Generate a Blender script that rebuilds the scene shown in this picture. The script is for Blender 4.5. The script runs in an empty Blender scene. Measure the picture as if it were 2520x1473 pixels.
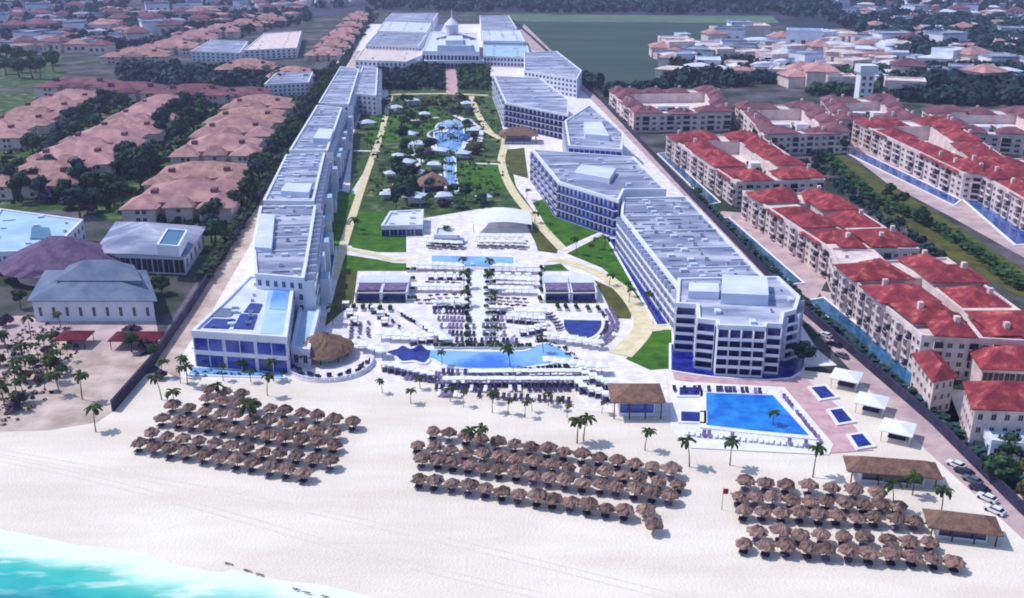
import bpy, math, random
from mathutils import Vector, Matrix
R = math.radians
random.seed(7)
SC = bpy.context.scene
COL = SC.collection

# ------------------------------------------------------------------ camera, sky, sun, exposure
CH, FP, PITCH = 115.0, 2400.0, math.atan(895/2400.0)      # height, focal length in layout pixels, tilt
cd = bpy.data.cameras.new('camera'); cam = bpy.data.objects.new('camera', cd); COL.objects.link(cam)
cam.location = (0, 0, CH); cam.rotation_euler = (math.pi/2-PITCH, 0, 0)
cd.sensor_width = 36; cd.lens = 36*FP/2520.0; cd.clip_start = 1; cd.clip_end = 20000
SC.camera = cam
SUN_EL, SUN_AZ = R(54), R(288)        # azimuth measured clockwise from +Y: the sun stands to the left, slightly behind the scene
w = bpy.data.worlds.new("World"); SC.world = w; w.use_nodes = True
nt = w.node_tree; bg = nt.nodes['Background']; sky = nt.nodes.new('ShaderNodeTexSky'); sky.sky_type = 'NISHITA'
sky.sun_disc = False; sky.sun_elevation = SUN_EL; sky.sun_rotation = SUN_AZ; sky.ozone_density = 3.0
nt.links.new(sky.outputs[0], bg.inputs[0]); bg.inputs[1].default_value = 0.145
sd = bpy.data.lights.new('sun', 'SUN'); so = bpy.data.objects.new('sun', sd); COL.objects.link(so)
sd.energy = 2.75; sd.angle = R(1.5); sd.color = (1, .955, .88)
sdir = Vector((math.sin(SUN_AZ)*math.cos(SUN_EL), math.cos(SUN_AZ)*math.cos(SUN_EL), math.sin(SUN_EL)))
so.rotation_euler = sdir.to_track_quat('Z', 'Y').to_euler(); so.location = (0, 0, 300)
SC.view_settings.view_transform = 'Standard'; SC.view_settings.look = 'None'; SC.view_settings.gamma = 1
SC.view_settings.exposure = 0.3
try:
    SC.cycles.filter_width = 1.9; SC.cycles.max_bounces = 5; SC.cycles.volume_bounces = 0
except Exception: pass

# ------------------------------------------------------------------ survey: where a sight line meets a level z
cp, sp = math.cos(PITCH), math.sin(PITCH)
def G(u, v, z=0.0):
    x, y = (u-1260)/FP, (736.5-v)/FP
    d = Vector((x, cp+y*sp, -sp+y*cp)); t = (z-CH)/d.z
    return Vector((d.x*t, d.y*t, z))
def GP(pts, z=0.0): return [G(u, v, z) for u, v in pts]
def dist(u, v): g = G(u, v); return math.hypot(g.y, CH)
AX = R(4.84)                                               # the resort axis leans this much to the left of +Y

# ------------------------------------------------------------------ helpers
ONES = ['','first','second','third','fourth','fifth','sixth','seventh','eighth','ninth','tenth','eleventh','twelfth','thirteenth','fourteenth','fifteenth','sixteenth','seventeenth','eighteenth','nineteenth']
TENS = ['','','twenty','thirty','forty','fifty','sixty','seventy','eighty','ninety']
def nth(n):
    if n < 20: return ONES[n]
    if n % 10: return TENS[n//10]+'-'+ONES[n % 10]
    return TENS[n//10][:-1]+'ieth'
def tag(o, label=None, cat=None, group=None, kind=None):
    if label: o['label'] = label
    if cat: o['category'] = cat
    if group: o['group'] = group
    if kind: o['kind'] = kind
    return o
def thing(name, label, cat, loc=(0,0,0), rz=0, group=None):
    o = bpy.data.objects.new(name, None); COL.objects.link(o); o.location = loc; o.rotation_euler = (0,0,rz)
    o.empty_display_size = .5
    return tag(o, label, cat, group)
class MB:
    def __init__(s): s.v = []; s.f = []; s.m = []
    def poly(s, pts, m=0):
        n = len(s.v); s.v += [tuple(p) for p in pts]; s.f.append(tuple(range(n, n+len(pts)))); s.m.append(m)
    def box(s, x0, x1, y0, y1, z0, z1, m=0):
        n = len(s.v); s.v += [(x,y,z) for z in (z0,z1) for x,y in ((x0,y0),(x1,y0),(x1,y1),(x0,y1))]
        for f in ((3,2,1,0),(4,5,6,7),(0,1,5,4),(1,2,6,5),(2,3,7,6),(3,0,4,7)): s.f.append(tuple(n+i for i in f)); s.m.append(m)
    def prism(s, pts, z0, z1, m=0, mtop=None, bottom=True):
        k = len(pts); n = len(s.v); s.v += [(p[0],p[1],z0) for p in pts]+[(p[0],p[1],z1) for p in pts]
        for i in range(k):
            j = (i+1) % k; s.f.append((n+i,n+j,n+k+j,n+k+i)); s.m.append(m)
        s.f.append(tuple(n+k+i for i in range(k))); s.m.append(m if mtop is None else mtop)
        if bottom: s.f.append(tuple(n+i for i in reversed(range(k)))); s.m.append(m)
    def ring(s, outer, inner, z0, z1, m=0):
        k = len(outer); n = len(s.v)
        for P, z in ((outer,z0),(outer,z1),(inner,z1),(inner,z0)): s.v += [(p[0],p[1],z) for p in P]
        for i in range(k):
            j = (i+1) % k
            for a in range(4):
                b = (a+1) % 4; s.f.append((n+a*k+i, n+a*k+j, n+b*k+j, n+b*k+i)); s.m.append(m)
    def tube(s, a, b, r0, r1, seg=6, m=0):
        a = Vector(a); b = Vector(b); d = (b-a).normalized(); q = d.to_track_quat('Z','Y'); n = len(s.v)
        for c, r in ((a,r0),(b,r1)):
            for i in range(seg):
                t = 2*math.pi*i/seg; s.v.append(tuple(c+q@Vector((math.cos(t)*r, math.sin(t)*r, 0))))
        for i in range(seg):
            j = (i+1) % seg; s.f.append((n+i,n+j,n+seg+j,n+seg+i)); s.m.append(m)
        s.f.append(tuple(n+seg+i for i in range(seg))); s.m.append(m)
        s.f.append(tuple(n+i for i in reversed(range(seg)))); s.m.append(m)
    def mesh(s, name, mats):
        me = bpy.data.meshes.new(name); me.from_pydata(s.v, [], s.f)
        for m in (mats if isinstance(mats, (list,tuple)) else [mats]): me.materials.append(m)
        me.polygons.foreach_set('material_index', s.m); me.update(); return me
    def obj(s, name, mats, parent=None, loc=None):
        return link(name, s.mesh(name, mats), parent, loc)
def link(name, me, parent=None, loc=None, rz=0, scale=None):
    o = bpy.data.objects.new(name, me); COL.objects.link(o)
    if parent: o.parent = parent
    if loc is not None: o.location = loc
    if rz: o.rotation_euler = (0,0,rz)
    if scale: o.scale = scale
    return o
def copy_tree(o, loc=None, rz=None, scale=None, label=None, group=None, parent=None):
    c = o.copy(); COL.objects.link(c)
    if parent: c.parent = parent
    for ch in list(o.children): copy_tree(ch, parent=c)
    if loc is not None: c.location = loc
    if rz is not None: c.rotation_euler = (0,0,rz)
    if scale is not None: c.scale = scale if isinstance(scale, tuple) else (scale,)*3
    if label: c['label'] = label
    if group: c['group'] = group
    return c

# ------------------------------------------------------------------ materials
def lin(c): return tuple(((x/255+.055)/1.055)**2.4 if x > 10 else x/255/12.92 for x in c)
def mat(name, c1, c2=None, scale=.3, rough=.85, spec=.25, bump=0., bscale=None, detail=4, lo=.38, hi=.62, rnd=.0, metal=0, c3=None, stretch=None):
    c1 = lin(c1); c2 = lin(c2) if c2 else tuple(x*.82 for x in c1)
    m = bpy.data.materials.new(name); m.use_nodes = True; n = m.node_tree; N = n.nodes; L = n.links; b = N['Principled BSDF']
    b.inputs['Roughness'].default_value = rough; b.inputs['Specular IOR Level'].default_value = spec; b.inputs['Metallic'].default_value = metal
    g = N.new('ShaderNodeNewGeometry'); src = g.outputs['Position']
    if stretch:
        mp = N.new('ShaderNodeMapping'); mp.inputs['Scale'].default_value = stretch[:3]; mp.inputs['Rotation'].default_value = (0,0,stretch[3])
        L.new(src, mp.inputs[0]); src = mp.outputs[0]
    t = N.new('ShaderNodeTexNoise'); t.inputs['Scale'].default_value = scale; t.inputs['Detail'].default_value = detail; t.inputs['Roughness'].default_value = .6
    L.new(src, t.inputs['Vector'])
    r = N.new('ShaderNodeValToRGB'); L.new(t.outputs[0], r.inputs[0])
    e = r.color_ramp.elements; e[0].position = lo; e[1].position = hi; e[0].color = (*c2,1); e[1].color = (*c1,1)
    if c3:
        x = r.color_ramp.elements.new(min(.95, hi+.12)); x.color = (*lin(c3),1)
    out = r.outputs[0]
    if rnd:
        oi = N.new('ShaderNodeObjectInfo'); mr = N.new('ShaderNodeMapRange'); mr.inputs['To Min'].default_value = 1-rnd; mr.inputs['To Max'].default_value = 1+rnd
        L.new(oi.outputs['Random'], mr.inputs[0]); h = N.new('ShaderNodeHueSaturation'); L.new(mr.outputs[0], h.inputs['Value']); L.new(out, h.inputs['Color']); out = h.outputs[0]
    L.new(out, b.inputs['Base Color'])
    if bump:
        t2 = N.new('ShaderNodeTexNoise'); t2.inputs['Scale'].default_value = bscale or scale*6; t2.inputs['Detail'].default_value = 3; L.new(g.outputs['Position'], t2.inputs['Vector'])
        bp = N.new('ShaderNodeBump'); bp.inputs['Strength'].default_value = bump; bp.inputs['Distance'].default_value = .3; L.new(t2.outputs[0], bp.inputs['Height']); L.new(bp.outputs[0], b.inputs['Normal'])
    return m
M = {}
M['ground'] = mat('rough ground', (92,86,96), (38,56,44), .035, c3=(120,108,118), detail=8, lo=.42, hi=.6, bump=.5)
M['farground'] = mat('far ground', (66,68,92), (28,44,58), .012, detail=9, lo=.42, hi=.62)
M['sand'] = mat('dry sand', (230,221,213), (219,207,197), .05, detail=10, bump=.6, bscale=1.6, lo=.38, hi=.6, c3=(234,228,222), stretch=(.5,1.6,1,.14))
M['scrubsand'] = mat('trodden sand', (206,188,182), (168,148,140), .12, detail=8, bump=.3, bscale=1.5)
M['paving'] = mat('pale paving', (234,228,231), (214,206,216), .25, detail=9, c3=(240,236,238), lo=.42, hi=.56)
M['pinkpave'] = mat('pink paving', (206,170,178), (186,146,156), .3, detail=6)
M['path'] = mat('sandy path', (224,214,184), (206,192,156), .3, detail=6)
M['service'] = mat('service lane', (200,176,176), (170,148,158), .12, detail=7)
M['asphalt'] = mat('worn asphalt', (120,112,132), (92,86,108), .15, detail=7)
M['grass'] = mat('lawn', (62,112,14), (40,80,16), .2, detail=10, bump=.5, bscale=2., c3=(84,124,26), lo=.36, hi=.58)
M['olive'] = mat('dry lawn', (96,96,42), (62,70,34), .15, detail=8, bump=.5, bscale=2.)
M['darkgrass'] = mat('garden ground cover', (62,92,38), (34,58,36), .14, detail=9, bump=.6, bscale=1.2, c3=(140,126,110), lo=.36, hi=.56)
M['field'] = mat('dark field', (60,82,76), (46,64,60), .01, detail=8, lo=.35, hi=.65, stretch=(.4,2,1,0))
M['palegreen'] = mat('pale green verge', (98,124,98), (76,104,84), .02, detail=6)
M['white'] = mat('white render', (224,226,238), (210,214,232), .2, detail=5, rnd=.04)
M['cream'] = mat('cream render', (228,212,210), (202,182,186), .2, detail=5, rnd=.05)
M['roofgrey'] = mat('grey flat roof', (160,166,192), (118,126,160), .09, detail=12, rnd=.08, c3=(192,196,214), lo=.42, hi=.55, stretch=(.5,1.5,1,.1))
M['roofwhite'] = mat('white flat roof', (212,220,238), (190,200,228), .1, detail=6)
M['roofcyan'] = mat('pale cyan roof', (172,204,224), (150,182,214), .08, detail=5)
M['red'] = mat('red roof tiles', (150,60,68), (118,46,62), .3, detail=9, rnd=.14, bump=.8, bscale=1.5, c3=(186,104,100), lo=.4, hi=.56)
M['maroon'] = mat('weathered maroon tiles', (134,88,98), (104,66,84), .12, detail=7, rnd=.08, bump=.5, bscale=1.5)
M['pink'] = mat('faded pink tiles', (192,148,146), (156,114,122), .14, detail=8, rnd=.12, bump=.6, bscale=1.5, c3=(192,152,146))
M['slate'] = mat('grey blue tiles', (112,126,152), (90,104,136), .15, detail=7, bump=.5, bscale=1.5)
M['purplethatch'] = mat('purple brown thatch', (112,90,124), (88,70,104), .3, detail=7, bump=.8, bscale=2.)
M['thatch'] = mat('dry palm thatch', (164,134,122), (88,66,74), .9, detail=6, bump=1., bscale=4., rnd=.3, lo=.3, hi=.68, c3=(196,170,148))
M['thatchd'] = mat('weathered roof thatch', (150,118,100), (104,76,76), .7, detail=6, bump=1., bscale=3., rnd=.08, lo=.3, hi=.7)
M['wood'] = mat('dark timber', (82,60,52), (60,44,42), 1., rnd=.1)
M['glass'] = mat('navy window glass', (26,40,122), (14,20,82), .12, rough=.18, spec=.6, rnd=.25)
M['glassb'] = mat('blue window glass and wing shade', (44,80,180), (18,32,126), .12, rough=.15, spec=.6, rnd=.2)  # on the left wings this blue also stands in for facade shade
M['darkwin'] = mat('dark window', (46,46,70), (30,30,54), .3, rough=.25, spec=.5, rnd=.3)
M['pool'] = mat('pool water', (84,150,226), (60,122,214), .1, rough=.08, spec=.5, bump=.15, bscale=1.2, detail=5)
M['poolmix'] = mat('main pool water', (132,184,234), (58,118,216), .035, rough=.08, spec=.5, bump=.15, bscale=1.2, detail=5, lo=.4, hi=.56)
M['poolb'] = mat('bright blue pool water', (36,142,222), (12,96,206), .22, rough=.08, spec=.5, bump=.25, bscale=1.6, detail=8)
M['pooll'] = mat('shallow pool water', (140,186,236), (96,150,226), .08, rough=.08, spec=.5, bump=.1, bscale=1.2)
M['poold'] = mat('deep blue pool water', (26,42,152), (12,16,104), .35, rough=.1, spec=.5, bump=.15, bscale=1.2)
M['poolr'] = mat('shaded blue pool water', (58,104,172), (34,70,146), .06, rough=.1, spec=.5, bump=.2, bscale=1.2, detail=7)  # duller, darker blue for the pools beyond the hedge
M['teal'] = mat('teal channel water', (34,104,150), (28,76,116), .06, rough=.12, spec=.5, bump=.1, bscale=1.)
M['coping'] = mat('white pool coping', (232,232,240), (220,220,234), .3)
M['fabricd'] = mat('navy cushion fabric', (60,52,96), (44,38,78), .6, rnd=.3)
M['fabricw'] = mat('white canvas', (236,238,244), (222,226,238), .4, rnd=.05)
M['fabricp'] = mat('violet grey mesh fabric', (138,120,160), (104,88,136), .6, rnd=.3)
M['redfab'] = mat('dark red canvas', (108,24,50), (84,18,42), .3)
M['crimson'] = mat('red flag cloth', (170,30,40), (140,24,36), .6)
M['wall'] = mat('dark boundary wall', (60,56,86), (40,40,66), .2)
M['leafd'] = mat('dark evergreen leaves', (54,86,48), (26,50,40), .5, rnd=.3, detail=3, c3=(84,116,58))
M['leafm'] = mat('mid green leaves', (56,92,40), (30,58,34), .5, rnd=.25, detail=3, c3=(92,122,58))
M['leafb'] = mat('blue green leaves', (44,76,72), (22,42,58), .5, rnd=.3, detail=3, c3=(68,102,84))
M['leafo'] = mat('olive leaves', (96,94,52), (62,58,44), .5, rnd=.2, detail=3)
M['leafp'] = mat('purple brown leaves', (92,70,98), (54,44,66), .5, rnd=.2, detail=3, c3=(124,96,120))
M['palm'] = mat('palm fronds', (58,80,30), (30,48,22), .6, rnd=.2, detail=3, c3=(98,112,48))
M['bark'] = mat('grey bark', (110,94,86), (84,70,66), 1.2, rnd=.15)
M['steel'] = mat('painted metal', (190,194,206), (170,174,190), .6, rough=.4)
M['tyre'] = mat('tyre rubber', (30,30,34), (24,24,28), 1.)
M['carw'] = mat('white car paint', (226,228,234), (218,220,228), .5, rough=.3, spec=.5)
M['carg'] = mat('grey car paint', (104,108,124), (94,98,114), .5, rough=.3, spec=.5)
M['card'] = mat('dark blue car paint', (40,44,80), (34,38,70), .5, rough=.3, spec=.5)
M['weed'] = mat('dark seaweed', (120,112,98), (86,84,78), 1.)

# ------------------------------------------------------------------ ground, sand, sea
def sheet(name, pts, z, m, D=True, skirt=0):
    P = GP(pts) if D else [Vector((p[0],p[1],0)) for p in pts]
    a = sum(P[i].x*P[(i+1)%len(P)].y-P[(i+1)%len(P)].x*P[i].y for i in range(len(P)))
    if a < 0: P = P[::-1]
    b = MB(); b.poly([(p.x,p.y,z) for p in P])
    return tag(b.obj(name, m), kind='structure')
S0, S1 = G(0,1236), G(880,1450); SD = (S1-S0).normalized(); SN = Vector((SD.y,-SD.x,0))      # shore direction; SN points out to sea
def shore(s, o): return S0+SD*s+SN*o
def wob(s): return 1.6*math.sin(s*.043+1)+.9*math.sin(s*.11+.4)+.4*math.sin(s*.29)
far = 9000
b = MB()
for i in range(12):
    for j in range(9):
        b.poly([tuple(shore(-6000+1000*i+p, -25-1000*j-q)) for p, q in ((0,0),(1000,0),(1000,1000),(0,1000))])
tag(b.obj('ground', M['ground']), kind='structure')
# the beach, with a face that dips under the water
b = MB(); ss = [-3000,-1200,-500]+[-250+6*i for i in range(90)]+[600,900,1400]
rows = [(-130,.06),(-24,.06),(-.5,.06),(1.5,-.02),(5,-.3),(14,-1.0)]
def inland(s):
    K = [(-400,42),(-30,48),(10,90),(50,112),(110,128),(190,132),(300,130)]
    for (a, x), (c, y) in zip(K, K[1:]):
        if a <= s <= c: return x+(y-x)*(s-a)/(c-a)
    return K[0][1] if s < 0 else K[-1][1]
for s in ss:
    for o, z in rows:
        p = shore(s, -inland(s) if o == -130 else o+(wob(s) if o > -20 else 0)); b.v.append((p.x,p.y,z))
k = len(rows)
for i in range(len(ss)-1):
    for j in range(k-1):
        b.f.append((i*k+j, i*k+j+1, (i+1)*k+j+1, (i+1)*k+j)); b.m.append(0)
tag(b.obj('sand', M['sand']), kind='structure')
# sea
def sea_material():
    m = bpy.data.materials.new('surf and turquoise sea'); m.use_nodes = True; N = m.node_tree.nodes; L = m.node_tree.links; bs = N['Principled BSDF']
    g = N.new('ShaderNodeNewGeometry')
    def dot(vec, off):
        a = N.new('ShaderNodeVectorMath'); a.operation = 'SUBTRACT'; L.new(g.outputs['Position'], a.inputs[0]); a.inputs[1].default_value = (off.x,off.y,0)
        d = N.new('ShaderNodeVectorMath'); d.operation = 'DOT_PRODUCT'; L.new(a.outputs[0], d.inputs[0]); d.inputs[1].default_value = vec; return d.outputs['Value']
    def math_(op, a, b_=None):
        x = N.new('ShaderNodeMath'); x.operation = op
        for i, q in enumerate((a, b_)):
            if q is None: continue
            if isinstance(q, (int,float)): x.inputs[i].default_value = q
            else: L.new(q, x.inputs[i])
        return x.outputs[0]
    out = dot(SN, S0); along = dot(SD, S0)
    def noise(sc, det, st=None):
        t = N.new('ShaderNodeTexNoise'); t.inputs['Scale'].default_value = sc; t.inputs['Detail'].default_value = det
        mp = N.new('ShaderNodeMapping'); mp.inputs['Rotation'].default_value = (0,0,-math.atan2(SD.y,SD.x)); mp.inputs['Scale'].default_value = st or (1,1,1)
        L.new(g.outputs['Position'], mp.inputs[0]); L.new(mp.outputs[0], t.inputs['Vector']); return t.outputs[0]
    n1 = math_('MULTIPLY', math_('SUBTRACT', noise(.12,8,(.5,1.2,1)), .5), 16)
    # width of the foam shrinks along the shore
    mr = N.new('ShaderNodeMapRange'); L.new(along, mr.inputs[0]); mr.inputs['From Min'].default_value = -10; mr.inputs['From Max'].default_value = 80; mr.inputs['To Min'].default_value = -3.2; mr.inputs['To Max'].default_value = 5.5
    d = math_('ADD', math_('ADD', out, n1), mr.outputs[0])
    rp = N.new('ShaderNodeValToRGB'); L.new(math_('DIVIDE', d, 40), rp.inputs[0]); cr = rp.color_ramp
    cols = [(0,(222,226,226)),(.1,(228,234,236)),(.27,(222,240,240)),(.33,(176,226,218)),(.4,(104,196,184)),(.47,(56,186,178)),(.55,(10,158,168)),(.64,(0,130,152)),(.85,(0,112,140))]
    cr.elements[0].position = cols[0][0]; cr.elements[0].color = (*lin(cols[0][1]),1); cr.elements[1].position = cols[-1][0]; cr.elements[1].color = (*lin(cols[-1][1]),1)
    for p, c in cols[1:-1]: e = cr.elements.new(p); e.color = (*lin(c),1)
    # streaks of foam drifting over the shallows
    st = N.new('ShaderNodeValToRGB'); L.new(noise(.22,9,(.35,1.4,1)), st.inputs[0]); st.color_ramp.elements[0].position = .53; st.color_ramp.elements[1].position = .6
    fade = N.new('ShaderNodeMapRange'); L.new(d, fade.inputs[0]); fade.inputs['From Min'].default_value = 12; fade.inputs['From Max'].default_value = 24; fade.inputs['To Min'].default_value = .75; fade.inputs['To Max'].default_value = .0
    mx = N.new('ShaderNodeMix'); mx.data_type = 'RGBA'; L.new(math_('MULTIPLY', st.outputs[0], fade.outputs[0]), mx.inputs[0]); L.new(rp.outputs[0], mx.inputs[6]); mx.inputs[7].default_value = (.8,.86,.86,1)
    L.new(mx.outputs[2], bs.inputs['Base Color']); bs.inputs['Roughness'].default_value = .35; bs.inputs['Specular IOR Level'].default_value = .3
    bp = N.new('ShaderNodeBump'); bp.inputs['Strength'].default_value = .5; bp.inputs['Distance'].default_value = .4; L.new(noise(.35,7,(.4,1.5,1)), bp.inputs['Height']); L.new(bp.outputs[0], bs.inputs['Normal'])
    return m
b = MB(); ns, no = 130, 50
for i in range(ns+1):
    s = -260+i*4.5
    for j in range(no+1):
        o = -2+1.6*j; z = -.06-.05*min(j,3)+ (.12*math.sin(o*.75+math.sin(s*.05)*1.4)*min(1,j/4)); p = shore(s, o+wob(s)); b.v.append((p.x,p.y,z))
for i in range(ns):
    for j in range(no):
        a = i*(no+1)+j; b.f.append((a,a+1,a+no+2,a+no+1)); b.m.append(0)
SEA = sea_material()
for (a0,a1,o0,o1) in ((-3000,-260,-2,78),(325,2400,-2,78),(-3000,2400,78,3000)):
    b.poly([tuple(shore(s,o+(wob(s) if o<70 else 0))+Vector((0,0,-.15))) for s,o in ((a0,o0),(a0,o1),(a1,o1),(a1,o0))])
so_ = b.obj('sea', SEA); tag(so_, kind='structure')
for p in so_.data.polygons: p.use_smooth = True

# far land and fields
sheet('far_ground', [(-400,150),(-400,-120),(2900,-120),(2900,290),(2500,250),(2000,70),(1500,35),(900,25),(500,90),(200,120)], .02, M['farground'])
sheet('open_field', [(1252,52),(1900,60),(1900,110),(1690,130),(1640,190),(1500,240),(1440,225),(1330,120)], .05, M['field'])
sheet('grass_verge', [(1240,36),(1900,40),(1920,58),(1252,53)], .09, M['palegreen'])
sheet('meadow', [(-60,135),(150,140),(160,205),(60,215),(-60,215)], .05, M['darkgrass'])
# left neighbour
sheet('side_road', [(120,1190),(90,1100),(395,800),(560,590),(640,480),(850,140),(880,120),(660,480),(580,590),(500,720),(440,810),(275,1010)], .05, M['asphalt']) if False else None
sheet('neighbour_road', [(395,850),(420,790),(520,640),(850,140),(868,140),(640,490),(520,690),(455,800),(400,870)], .09, M['asphalt'])
sheet('trodden_sand', [(-60,870),(160,840),(330,880),(400,870),(290,1005),(240,1040),(120,1060),(-60,1065)], .1, M['scrubsand'])
sheet('hotel_yard', [(-20,780),(380,770),(395,850),(330,880),(160,845),(-20,850)], .08, M['service'])
sheet('garden_ground', [(-300,230),(740,215),(700,330),(520,620),(500,640),(200,520),(-300,520)], .04, M['darkgrass'])
# resort grounds
sheet('service_lane', [(380,900),(470,760),(640,500),(880,125),(905,125),(870,215),(720,430),(640,560),(520,770),(450,870),(440,935)], .1, M['scrubsand'])
sheet('resort_ground', [(440,935),(470,740),(640,500),(880,60),(1250,60),(1470,250),(1690,490),(1940,750),(2010,860),(2060,900),(1500,935),(1450,950),(900,940)], .07, M['paving'])
sheet('paved_lane', [(1290,60),(1480,245),(1690,475),(1955,745),(2290,1030),(2520,1255),(2520,1330),(2280,1110),(2100,920),(1990,800),(1900,720),(1700,500),(1450,240),(1270,90)], .11, M['service'])
sheet('resort_garden', [(930,160),(1200,160),(1240,330),(1270,460),(1310,520),(1180,515),(1030,540),(1010,610),(848,605),(880,480),(960,240)], .12, M['darkgrass'])
sheet('lawn', [(806,600),(812,500),(835,470),(880,480),(850,610),(835,640)], .15, M['grass'])
sheet('lawn', [(860,480),(870,330),(900,250),(955,245),(930,370)], .14, M['darkgrass'])
sheet('lawn', [(866,610),(878,522),(950,522),(932,570),(1015,572),(1015,622),(930,622)], .15, M['grass'])
sheet('lawn', [(838,668),(850,628),(930,640),(968,648),(1008,650),(1005,668)], .15, M['grass'])
sheet('dry_lawn', [(838,668),(880,668),(870,745),(800,805),(812,730)], .16, M['olive'])
sheet('lawn', [(1000,330),(1010,270),(1080,260),(1080,330)], .15, M['grass'])
sheet('lawn', [(905,350),(910,290),(990,285),(985,350)], .15, M['grass'])
sheet('lawn', [(1130,470),(1130,402),(1232,398),(1258,470)], .15, M['grass'])
sheet('lawn', [(1360,585),(1310,500),(1340,490),(1440,545),(1500,572),(1390,612)], .15, M['grass'])
sheet('lawn', [(1395,625),(1486,578),(1606,785),(1612,800),(1600,796),(1560,720),(1480,660)], .15, M['grass'])
sheet('dry_lawn', [(1268,470),(1285,480),(1375,610),(1370,625),(1320,618),(1300,560)], .15, M['olive'])
sheet('dry_lawn', [(1236,370),(1290,365),(1300,440),(1262,430)], .15, M['olive'])
sheet('dry_lawn', [(1462,690),(1510,712),(1556,765),(1552,786),(1510,784),(1490,740)], .15, M['olive'])
sheet('lawn', [(1332,655),(1380,650),(1400,668),(1336,668)], .15, M['grass'])
sheet('lawn', [(1540,885),(1598,818),(1652,812),(1655,908),(1600,912)], .15, M['grass'])
def pathline(name, pts, wid, z=.18, m='path'):
    P = GP(pts); b = MB(); Lp = []; Rp = []
    Q = []
    for i in range(len(P)-1):
        p0 = P[max(i-1,0)]; p1 = P[i]; p2 = P[i+1]; p3 = P[min(i+2,len(P)-1)]
        for t in range(6):
            t /= 6; Q.append(.5*((2*p1)+(p2-p0)*t+(2*p0-5*p1+4*p2-p3)*t*t+(3*p1-p0-3*p2+p3)*t**3))
    Q.append(P[-1])
    for i, p in enumerate(Q):
        d = (Q[min(i+1,len(Q)-1)]-Q[max(i-1,0)]).normalized(); n = Vector((-d.y,d.x,0)); wd = wid if not isinstance(wid,tuple) else wid[0]+(wid[1]-wid[0])*i/(len(Q)-1)
        Lp.append(p+n*wd/2); Rp.append(p-n*wd/2)
    for i in range(len(Q)-1): b.poly([(q.x,q.y,z) for q in (Rp[i],Rp[i+1],Lp[i+1],Lp[i])])
    return tag(b.obj(name, M[m]), kind='structure')
pathline('garden_path', [(820,690),(842,615),(875,510),(905,420),(935,340),(948,290),(962,238)], 3.6)
pathline('garden_path', [(842,612),(920,628),(968,640),(1030,640)], 3., .19)
pathline('garden_path', [(955,234),(1040,232),(1110,232),(1200,236)], 5., .185)
pathline('garden_path', [(1112,232),(1112,200),(1108,165)], (9,9), .19, 'pinkpave')
pathline('garden_path', [(1160,238),(1175,280),(1205,325),(1240,352),(1234,400),(1258,465),(1320,545),(1385,615)], 4.2, .18)
pathline('garden_path', [(1120,285),(1180,315),(1236,345)], 4., .175, 'paving')
pathline('garden_path', [(870,372),(935,374)], 3., .175, 'paving')
pathline('garden_path', [(1150,403),(1232,405)], 3., .175, 'paving')
pathline('garden_path', [(1385,618),(1440,592),(1500,566)], 2.4, .19, 'paving')
pathline('garden_path', [(1350,640),(1400,648),(1480,678),(1540,725),(1578,780),(1580,815),(1552,850),(1525,875)], (3.6,7.5), .2)
pathline('garden_path', [(1590,806),(1660,806)], 5., .19)
pathline('garden_path', [(800,770),(826,670),(842,618)], 3., .17, 'paving')
sheet('pink_terrace', [(1655,915),(1980,930),(2060,1000),(2150,1110),(2010,1120),(1870,965),(1660,935)], .2, M['pinkpave'])
sheet('pool_terrace', [(1650,940),(1930,955),(2050,1095),(2040,1122),(1700,1105),(1650,1060)], .24, M['coping'])
sheet('white_terrace', [(1420,915),(1640,915),(1650,1030),(1420,1010)], .13, M['paving'])
sheet('white_terrace', [(1000,570),(1035,550),(1160,540),(1195,512),(1240,512),(1290,545),(1318,600),(1330,640),(1340,660),(1000,668)], .22, M['paving'])

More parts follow.
